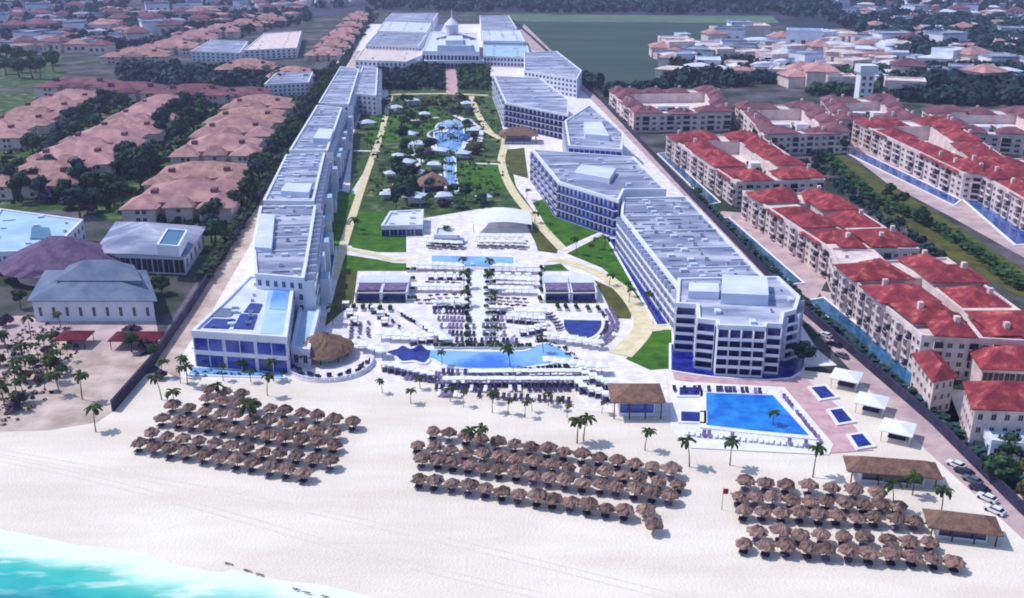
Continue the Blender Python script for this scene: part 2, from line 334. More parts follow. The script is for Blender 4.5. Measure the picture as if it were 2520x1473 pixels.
# ------------------------------------------------------------------ building kit
def offs(P, d):
    """move the outline of a counterclockwise polygon outwards by d"""
    n = len(P); out = []
    for i in range(n):
        a, p, c = P[i-1], P[i], P[(i+1)%n]
        e1 = (Vector((p.x-a.x,p.y-a.y))).normalized(); e2 = (Vector((c.x-p.x,c.y-p.y))).normalized()
        n1 = Vector((e1.y,-e1.x)); n2 = Vector((e2.y,-e2.x)); m = (n1+n2)
        q = m/max(.35, (1+n1.dot(n2))) ; out.append(Vector((p.x+q.x*d, p.y+q.y*d, 0)))
    return out
def inside(P, x, y):
    c = False
    for i in range(len(P)):
        a, b_ = P[i-1], P[i]
        if (a.y > y) != (b_.y > y) and x < (b_.x-a.x)*(y-a.y)/(b_.y-a.y)+a.x: c = not c
    return c
def centre(P): return sum(P, Vector((0,0,0)))/len(P)
UNIT = {}
def unit(key):
    if key in UNIT: return UNIT[key]
    k, wallm, glassm = key; b = MB()
    if k == 'window':
        b.box(-.5,.5,-.03,0,0,1,1); b.box(-.5,-.44,-.12,-.03,0,1); b.box(.44,.5,-.12,-.03,0,1); b.box(-.44,.44,-.12,-.03,.94,1); b.box(-.44,.44,-.16,-.03,0,.07); b.box(-.02,.02,-.07,-.03,.07,.94)
    elif k == 'balcony':
        b.box(-.5,.5,-1,0,0,.06); b.box(-.47,.47,-1,-.95,.06,.34); b.box(-.5,-.47,-1,0,.06,1); b.box(.47,.5,-1,0,.06,1); b.box(-.44,.44,-.06,-.01,.06,.9,1)
    elif k == 'glass_balcony':
        b.box(-.5,.5,-1,0,0,.08); b.box(-.48,.48,-.99,-.96,.08,.36,1); b.box(-.5,-.46,-.8,0,.08,1); b.box(-.45,.49,-.06,-.01,.08,.9,1)
    elif k == 'glazing':
        b.box(-.5,.5,-.05,0,0,1,1); b.box(-.5,-.48,-.25,-.05,0,1); b.box(.48,.5,-.25,-.05,0,1); b.box(-.01,.01,-.2,-.05,0,1)
    me = b.mesh(k, [M[wallm], M[glassm]]); UNIT[key] = me; return me
def facade(root, p, q, z0, H, floors, bays, kind='window', wm='white', gm='glass', depth=1.5, fill=(.5,.6), margin=.0, lo=.25, mix=False):
    d = Vector((q.x-p.x,q.y-p.y,0)); L = d.length; d.normalize(); a = math.atan2(d.y,d.x)
    fh = (H-z0)/floors; bw = L*(1-2*margin)/bays
    for f in range(floors):
        for i in range(bays):
            c = p+d*(L*margin+bw*(i+.5)); nrm = Vector((d.y,-d.x,0))*.01
            if mix and (i*7+3) % 5 < 2:
                link('balcony', unit(('balcony' if (i+f) % 3 else 'glass_balcony',wm,gm)), root, (c.x+nrm.x-root.location.x, c.y+nrm.y-root.location.y, z0+fh*f), a, (bw*.9, random.choice((.7,1.1)), fh*.97)); continue
            if kind in ('window',): sc = (bw*fill[0], 1, fh*fill[1]); zz = z0+fh*f+fh*lo
            elif kind == 'glazing': sc = (bw*.94, 1, fh*.72); zz = z0+fh*f+fh*.08
            else: sc = (bw*.985, depth, fh*.995); zz = z0+fh*f
            link({'window':'window','glazing':'window'}.get(kind,'balcony'), unit((kind,wm,gm)), root, (c.x+nrm.x-root.location.x, c.y+nrm.y-root.location.y, zz), a, sc)
def rel(P, c): return [Vector((p.x-c.x,p.y-c.y,0)) for p in P]
def ac_mesh():
    if 'ac' not in UNIT:
        b = MB(); b.box(-.9,.9,-.7,.7,0,1.3); b.box(-.7,.7,-.5,.5,1.3,1.42,1); UNIT['ac'] = b.mesh('rooftop_unit', [M['steel'],M['darkwin']])
        b = MB(); b.box(-1.4,1.4,-1.1,1.1,0,1.1); b.box(-1.5,1.5,-1.2,1.2,1.1,1.25); UNIT['hatch'] = b.mesh('roof_hatch', [M['roofwhite']])
        b = MB(); b.box(-2.6,2.6,-.25,.25,0,.35); UNIT['vent'] = b.mesh('vent_duct', [M['slate']])
    return UNIT['ac'], UNIT['hatch'], UNIT['vent']
def clutter(root, P, H, n, c, kinds=(0,0,1,2)):
    me = ac_mesh(); Q = offs(P, -1.6); nm = ('rooftop_unit','roof_hatch','vent_duct')
    e = max(((P[(i+1)%len(P)]-P[i]) for i in range(len(P))), key=lambda d_: d_.length).normalized(); f = Vector((-e.y,e.x,0)); m_ = centre(P)
    pu = [(p-m_).dot(e) for p in P]; pv = [(p-m_).dot(f) for p in P]; area = (max(pu)-min(pu))*(max(pv)-min(pv)); st = max(3.4, (area/max(1,n)/1.25)**.5)
    u_ = min(pu)+st*.5; k = 0; rows_ = max(1, round((max(pv)-min(pv))/st))
    while u_ < max(pu):
        for j in range(rows_):
            v_ = min(pv)+(j+.5)*(max(pv)-min(pv))/rows_; mid_ = j == rows_//2; t = 1 if (mid_ and 1 in kinds) else random.choice(kinds); p = m_+e*(u_+random.uniform(-.5,.5))+f*(v_+random.uniform(-.5,.5))
            if random.random() < .2 or not inside(Q, p.x, p.y) or k > 95: continue
            s = random.uniform(.45,.75) if t != 2 else random.uniform(.6,1.)
            link(nm[t], me[t], root, (p.x-c.x, p.y-c.y, H), math.atan2(f.y,f.x)+random.uniform(-.03,.03), (s*1.1,s,s)); k += 1
        u_ += st
def building(name, label, cat, P, H, floors, sides, wallm='white', roofm='roofgrey', units=8, group=None, par=.8, gm='glass', kinds=(0,0,1,2)):
    """P: roof outline, counterclockwise; sides: {edge: dict(...)}"""
    a = sum(P[i].x*P[(i+1)%len(P)].y-P[(i+1)%len(P)].x*P[i].y for i in range(len(P))); assert a > 0, label
    c = centre(P); t = thing(name, label, cat, (c.x,c.y,0), 0, group); Q = rel(P, c)
    b = MB(); b.prism(Q, 0, H); b.obj('wall', M[wallm], t)
    b = MB(); b.prism(offs(Q,-.45), H, H+.15); b.obj('roof', M[roofm], t)
    b = MB(); b.ring(offs(Q,.12), offs(Q,-.9), H-.35, H+par); b.obj('parapet', M[wallm if wallm!='cream' else 'cream'], t)
    if units > 20:
        L_ = [(Q[(i+1)%len(Q)]-Q[i]).length for i in range(len(Q))]; im = L_.index(max(L_)); e_ = (Q[(im+1)%len(Q)]-Q[im]).normalized(); f_ = Vector((-e_.y,e_.x,0)); k_ = 14
        while k_ < L_[im]-6:
            p_ = Q[im]+e_*k_; hit = 1.
            while hit < 60 and inside(Q, (p_+f_*(hit+1)).x, (p_+f_*(hit+1)).y): hit += .5
            if hit > 6: b = MB(); a0, a1 = p_+f_*1., p_+f_*(hit-.2); b.prism([a0-e_*.2,a0+e_*.2,a1+e_*.2,a1-e_*.2], H+.1, H+.75); b.obj('firewall', M[wallm], t)
            k_ += random.uniform(15,22)
    for i, s in sides.items():
        s = dict(s); fl = s.pop('floors', floors); z0 = s.pop('z0', 0); hh = s.pop('H', H-.4)
        facade(t, P[i], P[(i+1)%len(P)], z0, hh, fl, s.pop('bays'), s.pop('kind','window'), wallm, s.pop('gm',gm), **s)
    if units: clutter(t, P, H+.15, units, c, kinds)
    return t
def hip(b, Q, z, rise, over=.7, m=0, ms=None):
    """hip roof over a counterclockwise quad"""
    E = offs(Q, over); L = [(E[(i+1)%4]-E[i]).length for i in range(4)]
    if L[0]+L[2] < L[1]+L[3]: E = E[1:]+E[:1]; L = L[1:]+L[:1]
    w_ = (L[1]+L[3])/2; ins = min(.49, .5*w_/((L[0]+L[2])/2))
    A = (E[3]+E[0])/2; B = (E[1]+E[2])/2; r0 = A+(B-A)*ins; r1 = B+(A-B)*ins
    e = [(p.x,p.y,z) for p in E]; r0 = (r0.x,r0.y,z+rise); r1 = (r1.x,r1.y,z+rise)
    b.poly([e[0],e[1],r1,r0],m); b.poly([e[2],e[3],r0,r1],m); b.poly([e[1],e[2],r1],m); b.poly([e[3],e[0],r0],m)
    b.poly([(p.x,p.y,z-.25) for p in reversed(E)],m)
    for i in range(4):
        p, q = E[i], E[(i+1)%4]; b.poly([(p.x,p.y,z-.25),(q.x,q.y,z-.25),(q.x,q.y,z),(p.x,p.y,z)],m)
def Dq(pts, z): return GP(pts, z)

# ------------------------------------------------------------------ resort buildings, right row
B = dict
t = building('hotel_building', 'white five storey hotel block with stepped balcony front facing the pool terrace', 'hotel building',
    Dq([(1664,752),(1714,755),(1716,790),(1762,795),(1766,806),(1884,811),(1887,802),(1924,804),(1929,776),(1958,768),(1968,735),(1915,686),(1668,690)], 14), 14, 5,
    {0:B(kind='balcony',bays=1,depth=1.6),1:B(bays=2),2:B(kind='balcony',bays=1,depth=1.8),4:B(kind='balcony',bays=4,depth=2.0,floors=5),6:B(kind='balcony',bays=1,depth=1.8),8:B(kind='balcony',bays=1,depth=1.6),9:B(kind='balcony',bays=1,depth=1.5),12:B(bays=4)},
    units=20)
def penthouse(t, q, z0, z1):
    b = MB(); P = rel(Dq(q, z1), t.location); b.prism(P, z0, z1); o = b.obj('stair_tower', M['roofwhite'], t); return o
penthouse(t, [(1694,717),(1770,719),(1768,697),(1696,696)], 14, 16.5)
penthouse(t, [(1775,722),(1892,727),(1888,680),(1778,676)], 14, 17.5)
t = building('hotel_building', 'long white hotel wing with grey roof and balcony rows facing the lawn on its left', 'hotel building',
    Dq([(1676,722),(1886,694),(1690,488),(1532,492),(1528,532)], 13), 13, 4,
    {4:B(kind='balcony',bays=19,depth=1.7,gm='glassb'), 3:B(bays=3)}, units=95, kinds=(0,0,2,1,2))
t2 = building('hotel_building', 'angled white hotel wing whose blue window grid faces the garden path', 'hotel building',
    Dq([(1375,452),(1522,497),(1536,470),(1640,470),(1560,390),(1310,372)], 15), 15, 4,
    {0:B(kind='glass_balcony',bays=14,depth=1.3,gm='glassb'),5:B(kind='glass_balcony',bays=7,depth=1.3,gm='glassb')}, units=36, kinds=(0,1,1,2))
penthouse(t2, [(1412,424),(1500,440),(1516,415),(1430,405)], 15, 17.5)
t3 = building('hotel_building', 'white hotel wing with stepped roof beside the boundary lane behind the angled wing', 'hotel building',
    Dq([(1400,362),(1530,372),(1535,330),(1452,262),(1390,300)], 15), 15, 4,
    {0:B(kind='glass_balcony',bays=10,depth=1.3,gm='glassb'),4:B(kind='balcony',bays=7,depth=1.3)}, units=26, kinds=(0,1,1,2))
penthouse(t3, [(1440,330),(1500,335),(1480,300),(1436,300)], 15, 18)
building('hotel_building', 'white hotel wing with dense navy balcony grid above the brown thatched hut', 'hotel building',
    Dq([(1244,255),(1398,285),(1400,248),(1330,195),(1215,190)], 15), 15, 4,
    {0:B(kind='glass_balcony',bays=15,depth=1.4,gm='glass'),1:B(bays=4),4:B(kind='balcony',bays=6,depth=1.3)}, units=30, kinds=(0,1,1,2))
building('hotel_building', 'small pale lavender hotel block at the far corner of the right row', 'hotel building',
    Dq([(1290,176),(1420,196),(1432,176),(1370,128),(1290,132)], 14), 14, 4, {0:B(bays=14,fill=(.6,.6)),4:B(bays=6)}, units=22, kinds=(0,1,1,2))
# left row; the garden sides have their blue shade painted into the glass
t = building('hotel_building', 'low white beach club with deep glass front and pale blue rooftop decks', 'beach club',
    Dq([(472,820),(706,836),(726,690),(612,684),(560,738)], 10.5), 10.5, 2,
    {0:B(kind='glazing',bays=3),1:B(kind='glazing',bays=7,floors=2)}, roofm='roofwhite', units=0, gm='glassb')
def deck(nm, q, z, m, th=.25):
    b = MB(); b.prism(rel(Dq(q, z+th), t.location), z, z+th); return b.obj(nm, M[m], t)
b = MB(); Pd = rel(Dq([(474,838),(708,855),(706,836),(472,820)], 10.5), t.location); b.prism(rel(Dq([(470,856),(694,872),(700,856),(478,842)], 5.6), t.location), 5.2, 5.6); b.obj('storey_slab', M['white'], t)
deck('roof_deck', [(640,820),(700,826),(716,700),(664,696)], 10.65, 'roofcyan')
deck('plunge_pool', [(662,760),(704,764),(712,712),(674,710)], 10.95, 'pooll', .1)
for q in ([(500,806),(560,808),(580,786),(524,784)], [(574,808),(622,810),(634,774),(592,772)], [(600,768),(636,770),(646,748),(616,746)]): deck('plunge_pool', q, 10.7, 'poold')
deck('skylight', [(520,778),(566,780),(582,760),(540,758)], 10.7, 'slate')
clutter(t, Dq([(500,815),(630,822),(650,700),(615,700)], 10.5), 10.7, 22, t.location, (0,0,1))
building('hotel_annex', 'narrow pale blue roofed annex between the beach club and the garden path', 'annex',
    Dq([(716,862),(762,866),(788,760),(738,756)], 5), 5, 1, {0:B(bays=2),1:B(kind='window',bays=6)}, roofm='roofcyan', units=0)
tl = building('hotel_building', 'white four storey hotel wing with grey roof directly behind the beach club', 'hotel building',
    Dq([(628,680),(748,690),(756,650),(778,510),(640,512),(622,600)], 15), 15, 4,
    {0:B(bays=6),1:B(bays=2,kind='balcony',depth=3.2,gm='glassb'),2:B(kind='glass_balcony',bays=12,depth=3.4,gm='glassb')}, units=50, kinds=(0,1,1,2))
penthouse(tl, [(626,608),(668,612),(676,528),(642,526)], 15, 17)
tl = building('hotel_building', 'white hotel wing with grey roof second behind the beach club', 'hotel building',
    Dq([(648,498),(772,500),(800,380),(704,384)], 15), 15, 4, {0:B(bays=5),1:B(kind='glass_balcony',bays=14,depth=3.4,gm='glassb')}, units=40, kinds=(0,1,1,2))
penthouse(tl, [(690,470),(760,474),(768,452),(704,450)], 15, 17.5)
tl = building('hotel_building', 'white hotel wing third behind the beach club with blue shaded balconies', 'hotel building',
    Dq([(712,374),(806,374),(842,268),(780,262)], 15), 15, 4, {0:B(bays=6),1:B(kind='glass_balcony',bays=15,depth=3.4,gm='glassb')}, units=34, kinds=(0,1,1,2))
penthouse(tl, [(770,340),(812,342),(822,318),(786,316)], 15, 17.5)
tl = building('hotel_building', 'white hotel wing beside the dark tree block near the far end of the left row', 'hotel building',
    Dq([(784,256),(858,260),(884,172),(838,166)], 15), 15, 4, {0:B(bays=6),1:B(kind='glass_balcony',bays=14,depth=3.2,gm='glassb')}, units=26, kinds=(0,1,1,2))
building('hotel_building', 'narrow white hotel wing touching the dark tree block at the garden head', 'hotel building',
    Dq([(868,232),(926,238),(930,170),(892,166)], 13), 13, 4, {0:B(bays=5),1:B(kind='balcony',bays=9,depth=3.0,gm='glassb')}, units=14, kinds=(0,1,1,2))
for o in [o for o in bpy.data.objects if o.name.startswith('hotel_building') and o.get('label') and ('behind the beach club' in o['label'])]:
    P = [v.co+o.location for v in [c_ for c_ in o.children if c_.name.startswith('wall')][0].data.vertices]; n_ = len(P)//2; P = P[:n_]; i = 2 if n_ == 6 else 1
    p, q = P[i], P[i+1]; p = Vector((p.x,p.y,0)); q = Vector((q.x,q.y,0)); d = (q-p).normalized(); n = Vector((d.y,-d.x,0)); L = (q-p).length; k_ = 5
    while k_ < L-8:
        w_, dp_, h_ = random.uniform(5,8), random.uniform(4.5,7), random.choice((4.2,7.8,11.4)); a0 = p+d*k_-o.location; b = MB()
        b.prism([Vector((x.x,x.y,0)) for x in (a0+n*dp_, a0+d*w_+n*dp_, a0+d*w_, a0)], 0, h_, 0, 1); b.obj('projecting_bay', [M['white'],M['roofcyan']], o); k_ += random.uniform(13,20)
# far end: the reception complex
building('reception_building', 'broad cream roofed hall at the far left of the resort forecourt', 'hotel hall', Dq([(874,150),(1000,154),(1038,138),(1040,122),(896,118)], 9), 9, 2, {0:B(bays=12)}, roofm='cream', units=4)
tr = building('reception_building', 'central white reception building with navy portico and small white turret', 'hotel building',
    Dq([(1040,128),(1180,130),(1176,84),(1060,82)], 14), 14, 3, {0:B(kind='balcony',bays=16,depth=5,floors=1,H=12),1:B(bays=4)}, roofm='roofwhite', units=18)
for q, z0, z1 in (([(1076,112),(1160,113),(1156,96),(1082,96)],14,20),([(1096,100),(1140,100),(1138,88),(1100,88)],20,24)): penthouse(tr, q, z0, z1)
b = MB(); c0 = Dq([(1112,66)], 24)[0]-tr.location
for r0, r1, z0, z1 in ((7,7,14,26),(8.5,1,26,33)): b.tube((c0.x,c0.y,z0),(c0.x,c0.y,z1),r0,r1,16)
b.tube((c0.x,c0.y,33),(c0.x,c0.y,42),.8,.15,8); b.obj('turret', M['white'], tr)
b = MB(); b.tube((c0.x+6,c0.y-30,14),(c0.x+6,c0.y-30,19),22,5,20); b.obj('roof_dome', M['purplethatch'], tr)
building('reception_wing', 'pale blue roofed hall right of the portico at the far end', 'hotel hall', Dq([(1190,140),(1306,144),(1296,108),(1190,108)], 9), 9, 2, {0:B(bays=14,fill=(.7,.7))}, roofm='roofcyan', units=10)
building('reception_wing', 'low white hall in front of the cream hall with dark glazed front', 'hotel hall', Dq([(1044,152),(1190,152),(1190,142),(1046,140)], 7), 7, 1, {0:B(kind='glazing',bays=16)}, roofm='roofwhite', units=0)
k = 0
for q in ([(900,112),(1030,116),(1050,88),(925,84)], [(928,78),(1050,82),(1062,58),(946,54)], [(948,50),(1066,52),(1078,34),(966,34)], [(1190,102),(1292,104),(1278,76),(1186,76)], [(1184,70),(1272,72),(1252,40),(1180,40)]):
    k += 1
    building('far_wing', '%s white flat roofed wing %s of the turret, counted from the forecourt' % (nth(k if k < 4 else k-3), 'left' if k < 4 else 'right'), 'hotel building', Dq(q, 13), 13, 4, {0:B(bays=16,fill=(.6,.5))}, units=16, group='flat roofed wings around the reception', kinds=(0,1,1,2), roofm='roofgrey' if k % 2 else 'roofwhite')

def leaf_cloud(b, blobs, n, size, m=0, rs=None):
    rs = rs or random
    for i in range(n):
        cx, cy, cz, r = rs.choice(blobs); v = Vector((rs.gauss(0,1),rs.gauss(0,1),rs.gauss(0,1)*.8+.15)).normalized(); rr = r*rs.uniform(.62,1.08)
        c = Vector((cx,cy,cz))+Vector((v.x*rr,v.y*rr,v.z*rr*.8)); u_ = v.cross(Vector((rs.uniform(-1,1),rs.uniform(-1,1),rs.uniform(-1,1)))).normalized(); w_ = (v.cross(u_)+v*rs.uniform(-.6,.6)).normalized(); s = size*rs.uniform(.6,1.3)
        b.poly([c-u_*s-w_*s*.6, c+u_*s*.7-w_*s*.8, c+u_*s+w_*s*.6, c-u_*s*.5+w_*s], m)

# ------------------------------------------------------------------ red roofed courtyard apartments on the right
def courtyard_block(label, q, H, wd, fl, bays, roofm='red', group='red roofed courtyard apartments', sides=(0,3), rise=3.5):
    P = Dq(q, H); c = centre(P); t = thing('apartment_block', label, 'apartment block', (c.x,c.y,0), 0, group); Q = rel(P, c); I = offs(Q, -wd)
    b = MB(); b.ring(Q, I, 0, H); b.obj('wall', M['cream'], t)
    b = MB(); b.ring(offs(Q,.15), offs(Q,-.45), H-.4, H+.9); b.obj('parapet', M['cream'], t)
    Rm = offs(Q,-wd*.5); b = MB(); b.ring(offs(Q,-.5), offs(I,.5), H, H+.12); b.obj('roof_terrace', M['cream'], t)
    for i in range(4):
        p, q_ = Rm[i], Rm[(i+1)%4]; L = (q_-p).length; d = (q_-p)/L; n = Vector((d.y,-d.x,0)); nm = max(2, round(L/19)); st = L/nm
        for k_ in range(nm):
            big = k_ == 0; w2 = wd*(.54 if big else random.choice((.54,.5,.44))); l2 = st*(.46 if not big else .48); c_ = p+d*(st*(k_+.5)+(-st*.3 if big else 0))+n*(0 if big else random.uniform(-.6,.6))
            sq = [c_-d*l2+n*w2, c_+d*l2+n*w2, c_+d*l2-n*w2, c_-d*l2-n*w2]; up = random.choice((.1,.1,1.6)) if not big else 1.4
            b = MB(); b.prism([x.copy() for x in offs(sq,-.5)], H+.12, H+up+.2); b.obj('attic_wall', M['cream'], t)
            b = MB(); hip(b, sq, H+up, rise*random.uniform(.8,1.05), .7); ro = b.obj('roof', M[roofm], t)
            if random.random() < .5:
                cc = c_+d*random.uniform(-.3,.3)*l2+n*w2*.45; b = MB(); b.box(cc.x-.7,cc.x+.7,cc.y-.7,cc.y+.7,H+up+.8,H+up+rise+.4); b.obj('chimney', M['cream'], ro)
    b = MB(); b.prism(I, .3, 4.2); b.obj('courtyard', M['cream'], t)
    b = MB(); m0 = centre(I)
    for k_ in range(26): leaf_cloud(b, [(m0.x+random.uniform(-9,9), m0.y+random.uniform(-14,14), 5.2, 1.6)], 12, .8)
    b.obj('courtyard_planting', M['leafd'], t)
    b = MB(); K = offs(I,-3.5)
    m_ = centre(I)
    for s in (-1,1): b.box(m_.x+s*7-3.5,m_.x+s*7+3.5,m_.y-3,m_.y+3,4.2,8.5)
    b.box(m_.x-2,m_.x+2,m_.y+6,m_.y+10,4.2,7); b.obj('courtyard_pavilion', M['white'], t)
    for i in sides: facade(t, P[i], P[(i+1)%4], .6, H-.6, fl, bays[i], 'window', 'cream', 'darkwin', fill=(.48,.55), mix=True)
    return t
courtyard_block('red roofed four storey cream block nearest the beach beside the long teal channel', [(2268,832),(2620,850),(2330,640),(2052,655)], 12, 16, 4, {0:12,3:24}, 'red', sides=(0,3))
courtyard_block('red roofed cream courtyard block second from the beach along the boundary wall', [(2042,616),(2262,618),(2052,484),(1828,474)], 11, 15, 4, {0:10,3:22}, 'red')
courtyard_block('faded red courtyard block third from the beach along the boundary wall', [(1812,452),(2030,446),(1868,336),(1640,336)], 11, 15, 4, {0:10,3:20}, 'red')
courtyard_block('red roofed block with speckled facade above the blue pool behind the hedge strip', [(2372,430),(2560,452),(2340,300),(2100,300)], 12, 16, 4, {0:8,3:24}, 'red')
courtyard_block('red roofed block cut by the right picture edge beyond the hedge strip', [(2540,505),(2820,560),(2640,392),(2352,398)], 12, 15, 4, {0:8,3:22}, 'red')
courtyard_block('maroon roofed block with blue shaded arcade near the dark field corner', [(1880,336),(2090,330),(2010,262),(1810,262)], 11, 12, 3, {0:12,3:6}, 'maroon')
courtyard_block('tan sided maroon roofed block at the corner of the dark field', [(1560,284),(1800,280),(1770,222),(1500,226)], 11, 11, 3, {0:12,3:6}, 'maroon')
courtyard_block('maroon roofed block under the pale tower', [(2060,300),(2260,300),(2200,244),(2020,246)], 10, 11, 3, {0:8,3:6}, 'maroon')
courtyard_block('dull maroon block farthest right before the dark woods', [(2350,330),(2640,345),(2540,276),(2270,272)], 10, 12, 3, {0:10,3:8}, 'maroon')
def hip_house(name, label, cat, q, H, rise, roofm, wallm, sides, group=None, over=.9, gm='darkwin', fill=(.4,.5)):
    P = Dq(q, H); c = centre(P); t = thing(name, label, cat, (c.x,c.y,0), 0, group); Q = rel(P, c)
    b = MB(); b.prism(Q, 0, H-.3); b.obj('wall', M[wallm], t); b = MB(); hip(b, Q, H, rise, over); b.obj('roof', M[roofm], t)
    for i, (fl, by, kd) in sides.items(): facade(t, P[i], P[(i+1)%4], 0, H-.6, fl, by, kd, wallm, gm, fill=fill)
    return t
hip_house('villa', 'cream villa with bright red hip roof at the lower right picture edge', 'villa', [(2400,1004),(2600,1010),(2560,948),(2378,942)], 11, 4, 'red', 'cream', {0:(3,6,'window'),3:(3,5,'window')})
hip_house('villa', 'small red roofed annex squeezed between the channel and the large red villa', 'villa', [(2300,935),(2350,925),(2300,868),(2252,872)], 10, 2.5, 'red', 'cream', {0:(3,3,'window'),3:(3,5,'window')})
hip_house('villa', 'cream villa with red roof partly behind the one at the lower right edge', 'villa', [(2420,905),(2640,915),(2600,866),(2390,862)], 9, 4, 'red', 'cream', {0:(2,8,'glazing')})
building('pool_house', 'low white flat roofed house with blue awning terrace at the lower right edge', 'house', Dq([(2440,1090),(2640,1110),(2600,1040),(2400,1030)], 5), 5, 1, {0:B(bays=6),3:B(bays=4)}, roofm='roofwhite', units=4)
building('pool_house', 'long white flat roofed terrace building between two red roofed blocks', 'house', Dq([(2060,660),(2200,668),(2150,620),(2040,612)], 11), 11, 3, {0:B(bays=8),3:B(bays=4)}, wallm='cream', roofm='cream', units=6)

# ------------------------------------------------------------------ pink roofed villas on the left
def make_villa(wd, dp, H, roofm):
    t = thing('tiled_villa', '', 'villa', (0,0,0), 0, 'faded pink roofed villas in rows')
    V = lambda x0,x1,y0,y1: [Vector((x0,y0,0)),Vector((x1,y0,0)),Vector((x1,y1,0)),Vector((x0,y1,0))]
    main = V(-wd*.42,wd*.42,-dp*.28,dp*.32); b = MB(); b.prism(main,0,H-.3)
    wl = V(-wd*.5,-wd*.2,-dp*.44,-dp*.1); wr = V(wd*.2,wd*.5,-dp*.44,-dp*.1); mid = V(-wd*.12,wd*.12,-dp*.40,-dp*.28)
    for q in (wl,wr,mid): b.prism(q,0,H-1.3)
    b.obj('wall', M['cream'], t)
    b = MB(); hip(b, main, H, dp*.12, 1.4); ro = b.obj('roof', M[roofm], t)
    for q in (wl,wr,mid): b = MB(); hip(b, q, H-1, dp*.08, 1.2); b.obj('roof', M[roofm], t)
    for s in (-1,1):
        b = MB(); b.box(s*wd*.28-1.3,s*wd*.28+1.3,-dp*.18,-dp*.1,H+.5,H+4); b.obj('dormer', M['maroon'], ro)
    for s in (-.36,-.3,.3,.36,0):
        for z in (1,4.4): link('window', unit(('window','cream','darkwin')), t, (wd*s*1.0, (-dp*.44 if s else -dp*.40)-.01, z), 0, (wd*.04,1,1.9))
    for i in range(5):
        for z in (1,4.4): link('window', unit(('window','cream','darkwin')), t, (wd*.42+.01, -dp*.05+i*dp*.075, z), math.pi/2, (2.,1,1.9))
    return t
proto = make_villa(46, 52, 8, 'pink'); M['pink2'] = mat('brown pink tiles', (184,142,134), (146,108,112), .3, detail=9, bump=.6, bscale=1.5, c3=(186,152,138)); proto2 = make_villa(46, 48, 7.4, 'pink2'); protof = make_villa(40, 34, 8, 'maroon'); used = {}
def row_villas(pts, where, p, width0=46, rz=AX):
    n = len(pts); p_first = p
    for i, (u, v, wpx) in enumerate(pts):
        p = proto2 if (p_first is proto and random.random() < .42) else p_first
        g = G(u, v, 8); z = math.hypot(g.y, CH-8)*math.cos(math.atan((v-736)/FP)); real = wpx*z/FP; s = real/width0; lab = '%s tiled villa, %s from near end of %s' % ('faded pink' if p_first is proto else 'dull maroon', nth(i+1), where)
        if p.name not in used: used[p.name] = 1; o = p
        else: o = copy_tree(p)
        o.location = (g.x,g.y,0); o.rotation_euler = (0,0,rz+random.uniform(-.03,.03)); o.scale = (s*random.uniform(.93,1.05),random.uniform(.92,1.06),min(1.1,max(.8,s))*random.uniform(.9,1.12)); o['label'] = lab
row_villas([(466,474,262),(498,418,236),(545,362,212),(582,318,190),(612,280,172),(640,248,158)], 'the row beside the boundary hedge', proto)
row_villas([(112,424,220),(190,380,205),(262,340,190),(318,306,176),(366,276,160),(402,250,140)], 'the middle row', proto)
row_villas([(-10,318,170),(60,286,160),(124,258,150),(176,236,140)], 'the row at the left edge', proto)
row_villas([(200,208,190),(330,222,170),(480,228,170),(610,226,120)], 'the maroon line behind the pink rows', protof, 40, .0)
row_villas([(800,124,90),(818,106,84),(834,90,78),(850,72,70),(862,56,64),(876,42,56),(884,30,50)], 'the far strip by the hedge', proto)
row_villas([(340,132,150),(420,112,140),(480,92,120),(540,74,110),(600,60,100),(660,48,90)], 'the far diagonal row beyond the trees', proto)
row_villas([(610,160,150),(720,176,120)], 'the pair before the white buildings', proto)

# ------------------------------------------------------------------ hotel buildings on the left
t = hip_house('grey_roof_hall', 'long white walled hall with two tier grey blue hip roof beside the beach scrub', 'hall', [(78,738),(376,738),(352,668),(118,668)], 7.5, 5, 'slate', 'white', {0:(1,9,'window')}, over=1.2, fill=(.25,.5))
b = MB(); hip(b, rel(Dq([(140,690),(345,690),(326,654),(172,654)], 11), t.location), 11, 4.5, .5); b.prism(rel(Dq([(140,690),(345,690),(326,654),(172,654)], 11), t.location), 7, 10.7); b.obj('upper_roof', M['slate'], t)
t = hip_house('grey_roof_hall', 'grey lavender hip roofed hall with white framed skylight below the pink villas', 'hall', [(240,620),(452,628),(500,560),(290,548)], 7.5, 6, 'roofgrey', 'white', {0:(1,8,'glazing'),1:(1,5,'window')}, over=1.2)
b = MB(); sk = rel(Dq([(385,602),(440,606),(462,566),(410,562)], 13), t.location); b.ring(sk, offs(sk,-.7), 9, 13); b.prism(offs(sk,-.7), 9, 12.6, 1); b.obj('skylight', [M['white'],M['teal']], t)
def thatch_cone(b, R0, z0, z1, seg=28, tiers=4, m=0, jag=.35, ox=0, oy=0, ridge=0):
    prev = None
    for k_ in range(tiers+1):
        f = k_/tiers; r = R0*(1-f**1.15)+.02; z = z0+(z1-z0)*f; ringv = []
        for i in range(seg):
            a = 2*math.pi*i/seg; rr = r*(1+(random.uniform(-jag,jag)*.16 if k_ < tiers else 0)); ringv.append((ox+math.cos(a)*rr+(ridge*(1 if math.cos(a)>0 else -1)), oy+math.sin(a)*rr, z+random.uniform(-.06,.06)*jag*3-(.12 if k_ == 0 else 0)))
        if prev:
            for i in range(seg):
                j = (i+1)%seg; b.poly([prev[i],prev[j],ringv[j],ringv[i]],m)
        else:
            b.poly([(x,y,z_-.18) for x,y,z_ in reversed(ringv)],m)
            for i in range(seg): j = (i+1)%seg; b.poly([(*ringv[i][:2],ringv[i][2]-.18),(*ringv[j][:2],ringv[j][2]-.18),ringv[j],ringv[i]],m)
        prev = ringv
    b.poly(prev,m)
